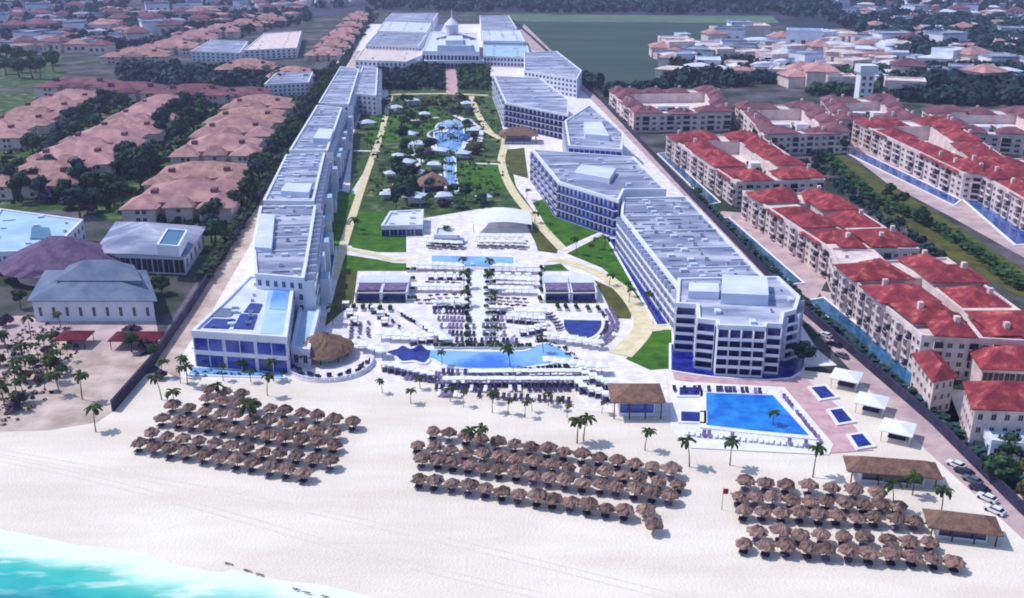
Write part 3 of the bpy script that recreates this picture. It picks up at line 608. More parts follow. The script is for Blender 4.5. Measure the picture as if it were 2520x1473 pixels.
c = G(150,640,5); t = thing('thatched_hall', 'wide conical purple brown thatched hall behind the long grey roofed hall', 'thatched hall', (c.x,c.y,0))
b = MB(); thatch_cone(b, 19, 4.5, 14, 32, 5, ridge=2.5); b.obj('roof', M['purplethatch'], t)
b = MB(); b.tube((0,0,0),(0,0,4.4),15,15,24); b.obj('wall', M['cream'], t)
t = building('flat_roof_hotel', 'pale flat roofed hotel with teal rooftop pool at the left picture edge', 'hotel building', Dq([(-60,625),(128,622),(205,545),(0,518)], 8), 8, 2, {0:B(bays=12),1:B(bays=8)}, roofm='roofcyan', units=12)
deck('plunge_pool', [(74,588),(126,588),(120,560),(78,558)], 8.3, 'teal')
k = 0
for u, v, wd, lab in ((182,826,9,'dark red canvas canopy nearer the left scrub behind the beach'),(336,828,14,'wide dark red canvas canopy beside the neighbour road')):
    c = G(u,v,3); t = thing('canvas_canopy', lab, 'canopy', (c.x,c.y,0), 0, 'dark red canopies')
    b = MB(); hip(b, [Vector((-wd/2,-3.5,0)),Vector((wd/2,-3.5,0)),Vector((wd/2,3.5,0)),Vector((-wd/2,3.5,0))], 3, 1.6, .3); b.obj('canopy', M['redfab'], t)
    for x in (-1,1):
        for y in (-1,1): b = MB(); b.tube((x*(wd/2-.3),y*3.2,0),(x*(wd/2-.3),y*3.2,2.8),.12,.12); b.obj('post', M['wood'], t)
for i, (q, lab) in enumerate((([(470,128),(590,132),(610,104),(520,100)],'pale blue flat roofed building beyond the far pink villas'), ([(600,126),(730,120),(742,78),(650,84)],'bright white flat roofed building beside the far pink strip'), ([(650,210),(760,205),(770,180),(680,182)],'low lavender flat roofed building between the hedge and the maroon line'))):
    building('far_building', lab, 'building', Dq(q, 9), 9, 3, {0:B(bays=10)}, roofm=('roofgrey','cream','roofgrey')[i], units=8)

# ------------------------------------------------------------------ pools and pool furniture
def pool(label, q, water='pool', rim=.9, z=.28, name='swimming_pool', group=None):
    P = GP(q, 0); a = sum(P[i].x*P[(i+1)%len(P)].y-P[(i+1)%len(P)].x*P[i].y for i in range(len(P)))
    if a < 0: P = P[::-1]
    c = centre(P); t = thing(name, label, 'pool', (c.x,c.y,0), 0, group); Q = rel(P, c)
    b = MB(); b.ring(offs(Q, rim), Q, .02, z+.12); b.obj('rim', M['coping'], t)
    b = MB(); b.prism(Q, .0, z); b.obj('water', M[water], t); return t
def smooth(pts, n=5):
    out = []
    for i in range(len(pts)):
        p0, p1, p2, p3 = [Vector(pts[(i+k_)%len(pts)]) for k_ in (-1,0,1,2)]
        for t_ in range(n):
            t_ /= n; q = .5*((2*p1)+(p2-p0)*t_+(2*p0-5*p1+4*p2-p3)*t_*t_+(3*p1-p0-3*p2+p3)*t_**3); out.append((q.x,q.y))
    return out
def multi_pool(label, q, cuts, z=.3):
    P = GP(q, 0); P = P if sum(P[i].x*P[(i+1)%len(P)].y-P[(i+1)%len(P)].x*P[i].y for i in range(len(P))) > 0 else P[::-1]
    c = centre(P); t = thing('swimming_pool', label, 'pool', (c.x,c.y,0)); Q = rel(P, c)
    b = MB(); b.ring(offs(Q,1.0), Q, .02, z+.12); b.obj('rim', M['coping'], t)
    xs = [-1e4]+[G(u,885).x-c.x for u, _ in cuts[1:]]+[1e4]
    for k_, (u, m_) in enumerate(cuts):
        b = MB(); out = Q
        for lim, sg in ((xs[k_],1),(xs[k_+1],-1)):
            nw = []
            for i in range(len(out)):
                p, r_ = out[i-1], out[i]; dp_, dr = sg*(p.x-lim), sg*(r_.x-lim)
                if (dp_ >= 0) != (dr >= 0): nw.append(p.lerp(r_, dp_/(dp_-dr)))
                if dr >= 0: nw.append(r_)
            out = nw
        b.poly([(p.x,p.y,z) for p in out]); b.obj('water', M[m_], t)
    return t
multi_pool('long main pool, navy and lobed at its left, pale then mid blue rightwards', smooth([(952,870),(978,862),(992,854),(1012,862),(1036,852),(1052,864),(1085,866),(1180,869),(1290,868),(1320,854),(1350,850),(1385,866),(1410,884),(1370,894),(1320,902),(1240,910),(1130,908),(1090,898),(1060,884),(1044,896),(1018,890),(990,892),(976,880)],4), [(0,'poold'),(1056,'poolmix')])
pool('half round deep blue pool ringed by loungers', [(1388,790),(1480,792)]+[(1434+47*math.cos(a),797+40*math.sin(a)) for a in [R(x) for x in range(5,176,17)]], 'poold')
sp_ = multi_pool('long shallow strip pool with white blocks in the upper plaza', [(1062,632),(1264,636),(1264,662),(1064,658)], [(0,'poolmix')])
for i in range(5):
    p = G(1075+i*22,656)-sp_.location; b = MB(); b.box(p.x-.7,p.x+.7,p.y-.6,p.y+.6,.2,1.1); b.obj('white_block', M['coping'], sp_)
pool('large bright blue four sided pool beside the right hotel block', [(1738,972),(1902,978),(1992,1078),(1860,1066),(1738,1052)], 'poolb', 1.6, .5)
pool('small navy hot tub at the left end of the bright blue pool', [(1676,1018),(1732,1020),(1732,1044),(1676,1042)], 'poold', .8, .5)
pool('small navy splash pool at the upper left of the bright blue pool', [(1672,958),(1722,958),(1722,978),(1672,978)], 'poold', .8, .5)
pool('navy swim out channel along the foot of the long balcony wing', [(1498,590),(1528,590),(1656,800),(1618,802)], 'poold', .8, name='swim_out_channel')
pool('navy swim out basin wrapping the foot of the five storey block', [(1652,850),(1700,850),(1760,900),(1884,905),(1950,880),(1978,890),(1972,915),(1945,932),(1884,937),(1760,930),(1700,922),(1652,914)], 'poold', .7, name='swim_out_channel')
pool('pale blue paddling pool along the front of the low beach club', [(474,908),(690,918),(700,932),(466,924)], 'pooll', .6)
pool('navy channel at the foot of the left wing behind the annex', [(792,742),(806,742),(826,610),(812,610)], 'poold', .7, name='swim_out_channel')
pool('navy channel at the foot of the second left wing', [(828,470),(842,470),(862,370),(850,370)], 'poold', .7, name='swim_out_channel')
pool('blue and white water playground pool in the far garden', smooth([(1082,305),(1130,300),(1140,340),(1128,372),(1082,370),(1070,335)],4), 'pooll')
pool('narrow pale water slide basin beside the green garden lawn', smooth([(1098,392),(1118,392),(1120,440),(1128,470),(1104,468),(1096,430)],3), 'pooll')
for i, (q, l) in enumerate((([(1778,540),(1792,538),(1975,698),(1950,700)],'upper teal channel along the second red roofed block'), ([(1992,742),(2026,736),(2312,966),(2270,984)],'long teal channel along the nearest red roofed block'), ([(1620,380),(1636,378),(1770,500),(1748,504)],'dull teal channel along the third red roofed block'))):
    pool(l, q, 'teal', .8, name='garden_channel')
pool('blue pool in front of the speckled facade beyond the hedge', [(2072,372),(2094,364),(2362,494),(2346,506)], 'poolr', 1.)
pool('bright blue pool at the right edge beyond the hedge', [(2350,474),(2376,470),(2560,600),(2500,604)], 'poolr', 1.)

b = MB(); b.box(-.36,.36,-1.0,.35,.32,.42); b.poly([(-.36,.35,.42),(.36,.35,.42),(.36,1.0,.85),(-.36,1.0,.85)]); b.poly([(-.36,1.0,.78),(.36,1.0,.78),(.36,.35,.34),(-.36,.35,.34)])
for x in (-.32,.32):
    for y in (-.9,.3): b.box(x-.04,x+.04,y-.04,y+.04,0,.32,1)
LV, LF = b.v, (b.f, b.m)
def lounger_mesh(fab):
    m = MB(); m.v, m.f, m.m = list(LV), list(LF[0]), list(LF[1]); return m.mesh('sun_lounger', [M[fab],M['steel']])
LM = {'navy':lounger_mesh('fabricd'),'violet grey':lounger_mesh('fabricp'),'white':lounger_mesh('fabricw')}
def bez(pts, t):
    L = [0]; 
    for a, c in zip(pts, pts[1:]): L.append(L[-1]+(c-a).length)
    d = t*L[-1]
    for i in range(len(pts)-1):
        if d <= L[i+1]+1e-6: return pts[i].lerp(pts[i+1], (d-L[i])/max(1e-6,L[i+1]-L[i])), (pts[i+1]-pts[i]).normalized()
    return pts[-1], (pts[-1]-pts[-2]).normalized()
def lounger_row(pts, n, where, col='navy', z=.15, turn=0, frm='left', skip=.06):
    P = GP(pts, z)
    for i in range(n):
        if random.random() < skip: continue
        p, d = bez(P, i/max(1,n-1)); cc = col if random.random() < .72 else random.choice(('white','white','violet grey'))
        o = link('sun_lounger', LM[cc], None, (p.x+random.uniform(-.15,.15),p.y+random.uniform(-.2,.2),z), math.atan2(d.y,d.x)+turn+random.uniform(-.06,.06), (1.3,1.25,1.25))
        tag(o, '%s sun lounger, %s from %s, %s' % (cc, nth(i+1), frm, where), 'sun lounger', 'sun loungers around the pools')
lounger_row([(948,902),(1000,918),(1080,928)], 15, 'row under the navy pool', 'violet grey')
lounger_row([(1092,920),(1240,922),(1400,908)], 30, 'first row below the main pool')
lounger_row([(1000,932),(1100,942),(1250,944),(1440,934)], 38, 'second row below the main pool', 'violet grey')
lounger_row([(1075,958),(1200,962),(1400,960)], 28, 'third row below the main pool')
lounger_row([(1080,972),(1130,976)], 6, 'back corner row by the beach pole', 'violet grey')
lounger_row([(1180,976),(1400,990)], 16, 'fourth row facing the beach')
lounger_row([(952,782),(1002,826)], 10, 'slanted row left of the plaza', turn=math.pi/2)
lounger_row([(985,776),(1046,812)], 9, 'second slanted row left of the plaza', turn=math.pi/2)
for k_, x in enumerate((862,882,904)): lounger_row([(x,836),(x+3,796)], 6, '%s column beside the round bar' % nth(k_+1), 'violet grey', turn=math.pi/2, frm='the beach')
lounger_row([(1070,770),(1140,772)], 8, 'top row of the left central bank')
lounger_row([(1080,788),(1158,790)], 9, 'second row of the left central bank', 'violet grey')
lounger_row([(1085,806),(1165,808)], 9, 'third row of the left central bank', 'violet grey')
lounger_row([(1105,824),(1165,826)], 7, 'fourth row of the left central bank')
lounger_row([(1125,842),(1170,843)], 5, 'last row of the left central bank')
lounger_row([(1205,788),(1235,789)], 4, 'top row of the right central bank')
lounger_row([(1190,806),(1240,807)], 6, 'second row of the right central bank', 'violet grey')
lounger_row([(1190,824),(1262,826)], 8, 'third row of the right central bank', 'violet grey')
lounger_row([(1186,842),(1270,844)], 9, 'last row of the right central bank')
for k_, rr in enumerate((60,72,84)):
    lounger_row([(1434+rr*math.cos(R(a)),800+rr*.72*math.sin(R(a))) for a in range(-35,62,10)], 13, '%s arc right of the half round pool' % nth(k_+1), 'violet grey' if k_ else 'navy', frm='the top', turn=math.pi/2)
lounger_row([(1345,770),(1372,800),(1380,822)], 8, 'arc left of the half round pool', frm='the top')
lounger_row([(1660,962),(1735,962)], 7, 'row behind the splash pool', z=.3)
lounger_row([(1745,962),(1880,968)], 14, 'row behind the bright blue pool', z=.3)
lounger_row([(1690,1068),(1830,1082),(1985,1098)], 22, 'row between the bright blue pool and the beach', 'white', z=.3)
lounger_row([(1925,975),(2015,1085)], 14, 'row on the pink terrace', 'violet grey', turn=math.pi/2, frm='the hotel', z=.3)
# square white daybeds, cafe tables and parasols
def daybed_proto():
    t = thing('canopy_daybed', '', 'daybed', (0,0,0)); b = MB(); b.box(-1.1,1.1,-1.1,1.1,2.2,2.4); b.obj('canopy', M['fabricw'], t)
    for x in (-1,1):
        for y in (-1,1): b = MB(); b.box(x*1.05-.06,x*1.05+.06,y*1.05-.06,y*1.05+.06,0,2.2); b.obj('post', M['steel'], t)
    b = MB(); b.box(-.95,.95,-.95,.95,.1,.5); b.obj('mattress', M['fabricd'], t); return t
def table_proto():
    t = thing('cafe_table', '', 'table', (0,0,0)); b = MB(); b.tube((0,0,.7),(0,0,.76),.6,.6,12); b.obj('tabletop', M['wood'], t); b = MB(); b.tube((0,0,0),(0,0,.7),.08,.05); b.obj('leg', M['steel'], t); return t
def parasol_proto():
    t = thing('square_parasol', '', 'parasol', (0,0,0)); b = MB(); s = 1.6
    for i in range(4):
        a = [(-s,-s),(s,-s),(s,s),(-s,s)]; p, q = a[i], a[(i+1)%4]; b.poly([(p[0],p[1],2.3),(q[0],q[1],2.3),(0,0,2.95)]); b.poly([(p[0],p[1],2.1),(q[0],q[1],2.1),(q[0],q[1],2.3),(p[0],p[1],2.3)])
    b.obj('canopy', M['fabricw'], t); b = MB(); b.tube((0,0,0),(0,0,2.9),.05,.05); b.obj('pole', M['wood'], t); return t
PR = {}
def put(kind, make, loc, rz, label, group, scale=1.):
    if kind not in PR: o = PR[kind] = make()
    else: o = copy_tree(PR[kind])
    o.location = loc; o.rotation_euler = (0,0,rz); o.scale = (scale,)*3; o['label'] = label; o['group'] = group; return o
def row(kind, make, pts, n, fmt, group, z=.15, jit=.3, rz=AX, scale=1.):
    P = GP(pts, z)
    for i in range(n):
        p, d = bez(P, i/max(1,n-1)); put(kind, make, (p.x+random.uniform(-jit,jit), p.y+random.uniform(-jit,jit), z), rz, fmt % nth(i+1), group, scale)
for pts, n, w_ in (([(1162,932),(1420,930)],15,'between the first two lounger rows below the main pool'), ([(1100,950),(1440,950)],20,'above the third lounger row below the main pool'), ([(950,912),(1060,938)],8,'below the navy pool'), ([(1060,688),(1130,688)],4,'left of the plaza axis above the tables'), ([(1225,688),(1300,690)],4,'right of the plaza axis above the tables')):
    row('daybed', daybed_proto, pts, n, 'white canopied daybed, %s from left '+w_, 'white canopied daybeds', jit=.15)
for pts, n, w_ in (([(1050,702),(1130,704)],6,'row of dark tables under the left daybeds'), ([(1030,746),(1130,750)],8,'staggered left table row'), ([(1060,734),(1120,732)],4,'short upper left table row'), ([(1210,740),(1290,744)],7,'staggered right table row'), ([(1214,756),(1290,760)],6,'lower right table row'), ([(1110,590),(1130,605)],3,'beside the strip pool'), ([(1640,660),(1640,661)],1,'beside the lane')):
    if n > 1: row('table', table_proto, pts, n, 'dark round table, %s in the '+w_, 'dark tables on the plaza', scale=1.5, jit=.5)
for pts, n, w_ in (([(1055,596),(1130,596)],7,'first left line on the upper plaza'), ([(1050,606),(1130,610)],7,'second left line on the upper plaza'), ([(1180,592),(1280,594)],9,'first right line on the upper plaza'), ([(1176,606),(1284,608)],9,'second right line on the upper plaza')):
    row('parasol', parasol_proto, pts, n, 'white square parasol, %s in '+w_, 'white square parasols', z=.24)
    row('table', table_proto, [(a_+4,b_+5) for a_, b_ in pts], n, 'dark round table, %s under parasols in '+w_, 'dark tables on the plaza', z=.24, scale=1.6, jit=.6)

# pavilions either side of the plaza
def pavilion(label, u, v, wd, dp):
    c = G(u, v); t = thing('lounge_pavilion', label, 'pavilion', (c.x,c.y,.15), AX*.2, 'paired white pavilions beside the plaza')
    b = MB(); h = wd/2
    b.box(-h,h,dp*.55,dp,0,3.6); b.obj('rear_room', M['roofwhite'], t)
    for x in (-h+.2,h-.2): 
        b = MB(); b.box(x-.2,x+.2,0,dp*.55,0,3.3); b.obj('side_wall', M['white'], t)
    b = MB(); b.poly([(-h+.4,dp*.2,3.0),(h-.4,dp*.2,3.0),(h-.4,dp*.55,3.5),(-h+.4,dp*.55,3.5)]); b.poly([(-h+.4,dp*.2,2.9),(-h+.4,dp*.55,3.4),(h-.4,dp*.55,3.4),(h-.4,dp*.2,2.9)]); b.obj('mesh_awning', M['fabricp'], t)
    b = MB(); b.box(-h+.4,h-.4,dp*.02,dp*.2,0,.8); b.obj('cushion_bench', M['glass'], t)
    b = MB(); b.box(-h+.4,h-.4,-.9,-.1,0,.7); b.obj('hedge_planter', M['leafd'], t)
    b = MB(); b.box(-h,h,0,.3,3.0,3.4); b.obj('front_beam', M['white'], t)
for u, l in ((906,'outer left white pavilion with navy bench front'),(970,'inner left white pavilion with navy bench front'),(1372,'inner right white pavilion with paired navy openings'),(1438,'outer right white pavilion with paired navy openings')): pavilion(l, u, 745, 8.6, 17)

# ------------------------------------------------------------------ palapas on the beach
def palapa_proto(k_):
    t = thing('thatched_palapa', '', 'palapa', (0,0,0)); b = MB(); thatch_cone(b, 1.95, 2.1, 3.4, 20, 4, jag=1.3); b.tube((0,0,3.15),(0,0,3.6),.25,.05,6); b.obj('thatch_roof', M['thatch'], t)
    b = MB(); b.tube((0,0,0),(0,0,3.2),.11,.09,6); b.obj('pole', M['wood'], t)
    return t
PALS = [palapa_proto(i) for i in range(4)]; pal_used = set()
RN = {1:'the row nearest the sea',2:'the second row from the sea',3:'the third row from the sea',4:'the fourth row from the sea',5:'the fifth row from the sea',6:'the sixth row from the sea'}
nl = 0
def palapa_row(u0,v0,u1,v1,n,r,cl,bow=0):
    global nl
    P0, P1 = G(u0,v0,2.6), G(u1,v1,2.6)
    for i in range(n):
        p = P0.lerp(P1, i/max(1,n-1)); x = p.x+random.uniform(-.25,.25); y = p.y+random.uniform(-.35,.35); j = random.randrange(4)
        if j not in pal_used: pal_used.add(j); o = PALS[j]
        else: o = copy_tree(PALS[j])
        s = random.uniform(.92,1.12); o.location = (x,y,.06); o.rotation_euler = (random.uniform(-.05,.05),random.uniform(-.05,.05),random.uniform(0,6)); o.scale = (s,s,s*random.uniform(.92,1.1))
        o['label'] = 'thatched palapa, %s from left in %s, %s cluster' % (nth(i+1), RN[r].replace('the ','',1), cl); o['group'] = 'thatched palapas on the beach'
        if cl != 'skip' and (r <= 5):
            for sx in (-1,):
                cc = random.choice(('navy','violet grey','navy')); q = link('beach_lounger', LM[cc], None, (x+sx*.35, y-1.0, .06), random.uniform(-.2,.2)+2.9, (2.4,1.15,1.15))
                tag(q, 'wide %s beach lounger%s under palapa %s of row %s, %s cluster' % (cc, ' on the right' if sx > 0 else '', nth(i+1), ONES[r], cl), 'sun lounger', 'loungers under the palapas')
for a in ((345,1086,748,1158,11,1),(373,1062,814,1130,12,2),(401,1024,822,1090,12,3),(425,992,824,1062,11,4),(509,974,866,1034,10,5),(518,952,596,962,3,6)): palapa_row(*a,'left')
for a in ((1032,1172,1537,1250,13,1),(1040,1122,1646,1214,16,2),(1030,1088,1668,1184,16,3),(1068,1056,1650,1150,15,4),(1592,1248,1606,1284,2,6)): palapa_row(*a,'middle')
for a in ((1836,1331,2352,1372,11,1),(1868,1303,2290,1326,9,2),(1832,1251,2250,1274,10,3),(1816,1215,2215,1240,10,4),(1832,1179,2157,1207,7,5)): palapa_row(*a,'right')
for o in bpy.data.objects:
    if o.get('label') and 'sixth row from the sea, middle' in o['label']: o['label'] = o['label'].replace('sixth row from the sea, middle cluster', 'separate pair off the right end of the middle cluster')
    elif o.get('label') and 'row sixth in the middle' in o['label']: o['label'] = 'lounger under the separate palapa pair by the middle cluster'

# ------------------------------------------------------------------ thatched bars and huts
def MBbox(name, parent, x0, x1, y0, y1, z0, z1, m): b = MB(); b.box(x0,x1,y0,y1,z0,z1); return b.obj(name, M[m], parent)
c = G(800,880); t = thing('round_beach_bar', 'round thatched bar with a white ring deck of dark seats beside the plaza', 'beach bar', (c.x,c.y,0))
b = MB(); thatch_cone(b, 8.6, 3.2, 8.0, 30, 5, jag=.6); b.obj('roof', M['thatchd'], t)
b = MB(); b.tube((0,0,0),(0,0,1.2),4.2,4.2,20); b.obj('bar_counter', M['white'], t)
for i in range(8):
    a = i*math.pi/4; b = MB(); b.tube((6.6*math.cos(a),6.6*math.sin(a),0),(6.6*math.cos(a),6.6*math.sin(a),3.6),.18,.16); b.obj('post', M['wood'], t)
b = MB(); b.tube((2.5,-5,.05),(2.5,-5,.5),12.5,12.5,40); b.obj('deck', M['paving'], t)
b = MB(); 
for i in range(26):
    a, a2 = R(195+i*7), R(195+(i+1)*7-1)
    if a > R(375): break
    o1, o2, i1, i2 = [(2.5+r_*math.cos(q), -5+r_*math.sin(q)) for r_, q in ((12.2,a),(12.2,a2),(11.9,a),(11.9,a2))]; b.prism([Vector((*o1,0)),Vector((*o2,0)),Vector((*i2,0)),Vector((*i1,0))], .5, 1.4)
b.obj('balustrade', M['white'], t)
for i in range(11):
    a = R(198+i*16); r_ = 9.6 if i % 2 else 10.6; p = (c.x+2.5+r_*math.cos(a), c.y-5+r_*math.sin(a), .5)
    put('barstool', lambda: (lambda t_: (MBbox('seat', t_, -.45,.45,-.45,.45,.35,.5,'fabricd'), MBbox('backrest', t_, -.45,.45,.35,.5,.5,1.1,'fabricd'), MBbox('frame', t_, -.4,.4,-.4,.4,.05,.35,'fabricp'), t_)[-1])(thing('lounge_chair','', 'chair', (0,0,0))), p, a-math.pi/2, 'navy lounge chair on the round bar deck, %s going round from the left' % nth(i+1), 'lounge chairs on the round bar deck', 1.5)
def rect_hut(label, u, v, wd, dp, h, rise, rz, counter='glassb', name='thatched_hut', cat='beach bar'):
    c = G(u, v); t = thing(name, label, cat, (c.x,c.y,0), rz); q = [Vector((x*wd/2,y*dp/2,0)) for x, y in ((-1,-1),(1,-1),(1,1),(-1,1))]
    b = MB(); hip(b, q, h, rise, .6); b.obj('roof', M['thatchd'], t)
    for x in (-.47,-.16,.16,.47):
        for y in (-.46,.46): b = MB(); b.tube((x*wd,y*dp,0),(x*wd,y*dp,h-.2),.16,.14); b.obj('post', M['wood'], t)
    b = MB(); b.box(-wd*.36,wd*.36,-dp*.3,dp*.3,0,h*.72); b.obj('kiosk', M['white'], t); b = MB(); b.box(-wd*.34,wd*.34,-dp*.3-.08,-dp*.3-.01,h*.2,h*.68); b.obj('counter_opening', M[counter], t)
    return t
rect_hut('square brown thatched hut over a blue and white kiosk beside the right pool', 1563, 1012, 12.6, 10, 5.2, 2.6, .0)
rect_hut('long brown thatched roof with dark open front below the white cabanas', 2190, 1182, 19, 6, 3.4, 2.2, -.16, 'glass')
rect_hut('low brown thatched bar at the right end of the right palapa cluster', 2362, 1318, 13, 6, 3.2, 2.2, -.22, 'glass')
rect_hut('brown olive thatched hut beside the right garden path', 1276, 350, 22, 14, 5, 4, .0)
rect_hut('pinkish thatched hut among the dark garden trees', 1066, 474, 13, 14, 5, 5, .2)
building('stage_pavilion', 'white flat roofed pavilion at the left corner of the upper plaza', 'pavilion', Dq([(938,560),(1040,558),(1042,520),(960,524)], 4), 4, 1, {0:B(kind='glazing',bays=5)}, roofm='roofwhite', units=5, kinds=(1,1))
building('snack_kiosk', 'small white flat roofed kiosk behind the upper plaza parasols', 'kiosk', Dq([(1068,582),(1126,584),(1124,566),(1072,564)], 3.5), 3.5, 1, {0:B(kind='glazing',bays=4)}, roofm='roofwhite', units=0)
c = G(1238,556); t = thing('shade_sail', 'large curved white shade sail over the upper plaza', 'shade sail', (c.x,c.y,0)); b = MB(); n_ = 14
for i in range(n_):
    for j in range(n_):
        f = lambda i_, j_: ((i_/n_-.5)*24*(1-.35*(j_/n_)**2), (j_/n_-.5)*22, 3.6+2.2*math.sin(math.pi*j_/n_)+1.2*math.cos((i_/n_-.5)*math.pi))
        b.poly([f(i,j),f(i+1,j),f(i+1,j+1),f(i,j+1)])
b.obj('canvas', M['fabricw'], t)
for x, y in ((-12,-11),(12,-11),(-7.8,11),(7.8,11)): b = MB(); b.tube((x,y,0),(x,y,3.7),.15,.15); b.obj('mast', M['steel'], t)

# white cabanas along the right of the bright blue pool
for i, (u, v, n_) in enumerate(((2080,950,'nearest the hotel block'),(2142,1012,'in the middle of the three'),(2206,1080,'nearest the long thatched roof'))):
    c = G(u, v); t = thing('canvas_cabana', 'white canvas cabana with open front, '+n_, 'cabana', (c.x,c.y,0), -.5, 'white cabanas beside the pink terrace'); b = MB()
    V = [Vector((-3.4,-3.4,0)),Vector((3.4,-3.4,0)),Vector((3.4,3.4,0)),Vector((-3.4,3.4,0))]; hip(b, V, 3.2, 1.1, .4); b.obj('roof', M['fabricw'], t)
    b = MB(); b.box(-3.3,3.3,3.15,3.3,0,3); b.obj('rear_curtain', M['fabricw'], t); b = MB(); b.box(3.15,3.3,-3.2,3.1,0,3); b.obj('side_curtain', M['fabricw'], t)
    for x in (-3.2,3.2): b = MB(); b.tube((x,-3.2,0),(x,-3.2,3),.1,.1); b.obj('post', M['steel'], t)
    b = MB(); b.box(-2,2,-.5,2,.0,.6); b.obj('daybed_seat', M['fabricd'], t)
for i, q in enumerate(([(1996,958),(2030,954),(2056,980),(2020,986)], [(2042,1014),(2072,1010),(2098,1040),(2064,1046)], [(2092,1076),(2122,1072),(2146,1100),(2112,1106)])):
    pool('violet navy plunge pool in front of the %s white cabana from the hotel' % nth(i+1), q, 'poold', .8, .4, 'plunge_pool', 'plunge pools before the white cabanas')

# ------------------------------------------------------------------ boundary walls, hedge strip, flagpole, seaweed, cars
def wall_line(name, label, pts, th, h, m, cat, z=0):
    P = GP(pts); b = MB()
    for p, q in zip(P, P[1:]):
        d = (q-p).normalized(); n = Vector((-d.y,d.x,0))*th/2; b.prism([p-n,q-n,q+n,p+n], z, h)
        b.prism([p-n*1.3,q-n*1.3,q+n*1.3,p+n*1.3], h, h+.2)
    o = b.obj(name, M[m]); tag(o, label, cat); return o
wall_line('boundary_wall', 'dark boundary wall running from the beach up the left side of the resort', [(278,1014),(372,905),(470,762),(640,492),(872,122),(908,52)], .5, 3.0, 'wall', 'wall')
wall_line('boundary_wall', 'dark boundary wall running down the right side of the resort to the beach', [(1262,52),(1480,250),(1692,478),(1952,750),(2290,1042),(2510,1262),(2600,1340)], .5, 2.6, 'wall', 'wall')
def hedge(label, pts, wd, h, m, name='hedge', den=2.2):
    P = GP(pts); b = MB()
    for p, q in zip(P, P[1:]):
        L = (q-p).length; d = (q-p).normalized(); n = Vector((-d.y,d.x,0))
        for i in range(int(L*wd*den)):
            c = p+d*random.uniform(0,L)+n*random.uniform(-wd/2,wd/2); z = random.uniform(.2,1)*h*(1-.5*abs((c-p).dot(n))/wd); s = random.uniform(.6,1.3)
            u_ = Vector((random.uniform(-1,1),random.uniform(-1,1),random.uniform(-.3,.3))).normalized(); w_ = u_.cross(Vector((random.uniform(-.4,.4),random.uniform(-.4,.4),1))).normalized()
            c = Vector((c.x,c.y,z)); b.poly([c-u_*s-w_*s*.7, c+u_*s-w_*s*.7, c+u_*s*.8+w_*s*.8, c-u_*s*.8+w_*s*.8])
    o = b.obj(name, M[m]); tag(o, label, 'hedge'); return o
sheet('terrace', [(2015,715),(2060,725),(2330,950),(2380,1080),(2330,1040),(2040,770)], .06, M['service'])
sheet('terrace', [(1770,520),(1830,525),(2040,680),(2010,735),(1990,740),(1790,560)], .065, M['service'])
sheet('verge', [(2005,366),(2040,360),(2180,450),(2330,540),(2560,690),(2560,760),(2330,630),(2150,510)], .06, M['olive'])
sheet('terrace', [(2060,356),(2100,350),(2380,480),(2600,600),(2600,680),(2350,540),(2180,450)], .1, M['service'])
hedge('olive green hedge strip curving between the two red roofed terraces', [(2016,370),(2080,430),(2142,489),(2200,515),(2260,542),(2332,580),(2432,647),(2520,716)], 7, 3.4, 'leafm', den=.8)
hedge('dark trimmed hedge along the outside of the left boundary wall', [(500,700),(640,480),(860,130)], 5, 5, 'leafd', den=.9)
hedge('dark hedge following the right boundary wall past the teal channels', [(1700,470),(1960,730),(2290,1020),(2420,1130),(2540,1230)], 2.4, 2.6, 'leafb', den=1.6)
c = G(1776,1256); t = thing('flag_pole', 'thin beach pole with a small dark red flag between the middle and right palapas', 'flag pole', (c.x,c.y,.06))
b = MB(); b.tube((0,0,0),(0,0,5.5),.07,.05); b.obj('pole', M['wood'], t); b = MB(); b.box(.05,1.1,-.03,.03,3.9,5.2); b.obj('flag', M['crimson'], t)
for i, (u, v) in enumerate(((563,1389),(610,1406),(640,1416),(730,1452),(756,1460),(800,1470))):
    c = G(u, v); b = MB()
    for k_ in range(40):
        a = random.uniform(0,6.28); r_ = random.random()**.5; x, y = math.cos(a)*r_*1.0, math.sin(a)*r_*.22; s = .09; z = random.uniform(.02,.14); b.poly([(x-s,y-s,z),(x+s,y-s*.6,z+.05),(x+s*.8,y+s,z),(x-s,y+s*.7,z+.06)])
    o = b.obj('seaweed_clump', M['weed'], None, (c.x,c.y,.07)); o.rotation_euler = (0,0,-.35); tag(o, 'dark seaweed clump at the waterline, %s from left' % nth(i+1), 'seaweed', 'seaweed clumps at the waterline')
def car_proto(col, nm):
    t = thing('parked_car', '', 'car', (0,0,0)); b = MB(); pr = [(-2.2,.35),(2.2,.35),(2.2,.8),(1.2,.95),(-2.1,1.0),(-2.2,.8)]
    for s in (-1,1): b.poly([(x,s*.85,z) for x, z in (pr if s < 0 else pr[::-1])])
    for i in range(6): p, q = pr[i], pr[(i+1)%6]; b.poly([(q[0],-.85,q[1]),(p[0],-.85,p[1]),(p[0],.85,p[1]),(q[0],.85,q[1])])
    b.box(-1.3,.4,-.7,.7,1.35,1.45); b.obj('body', M[col], t)
    b = MB(); n = [(-1.9,.97),(1.0,.97),(.4,1.36),(-1.3,1.36)]
    for s in (-1,1): b.poly([(x,s*.76,z) for x, z in (n if s < 0 else n[::-1])])
    for i in (1,3): p, q = n[i], n[(i+1)%4]; b.poly([(q[0],-.76,q[1]),(p[0],-.76,p[1]),(p[0],.76,p[1]),(q[0],.76,q[1])])
    b.obj('window', M['darkwin'], t)
    for x in (-1.4,1.4):
        for y in (-.8,.8): b = MB(); b.tube((x,y-.1,.34),(x,y+.1,.34),.34,.34,12); b.obj('wheel', M['tyre'], t)
    return t
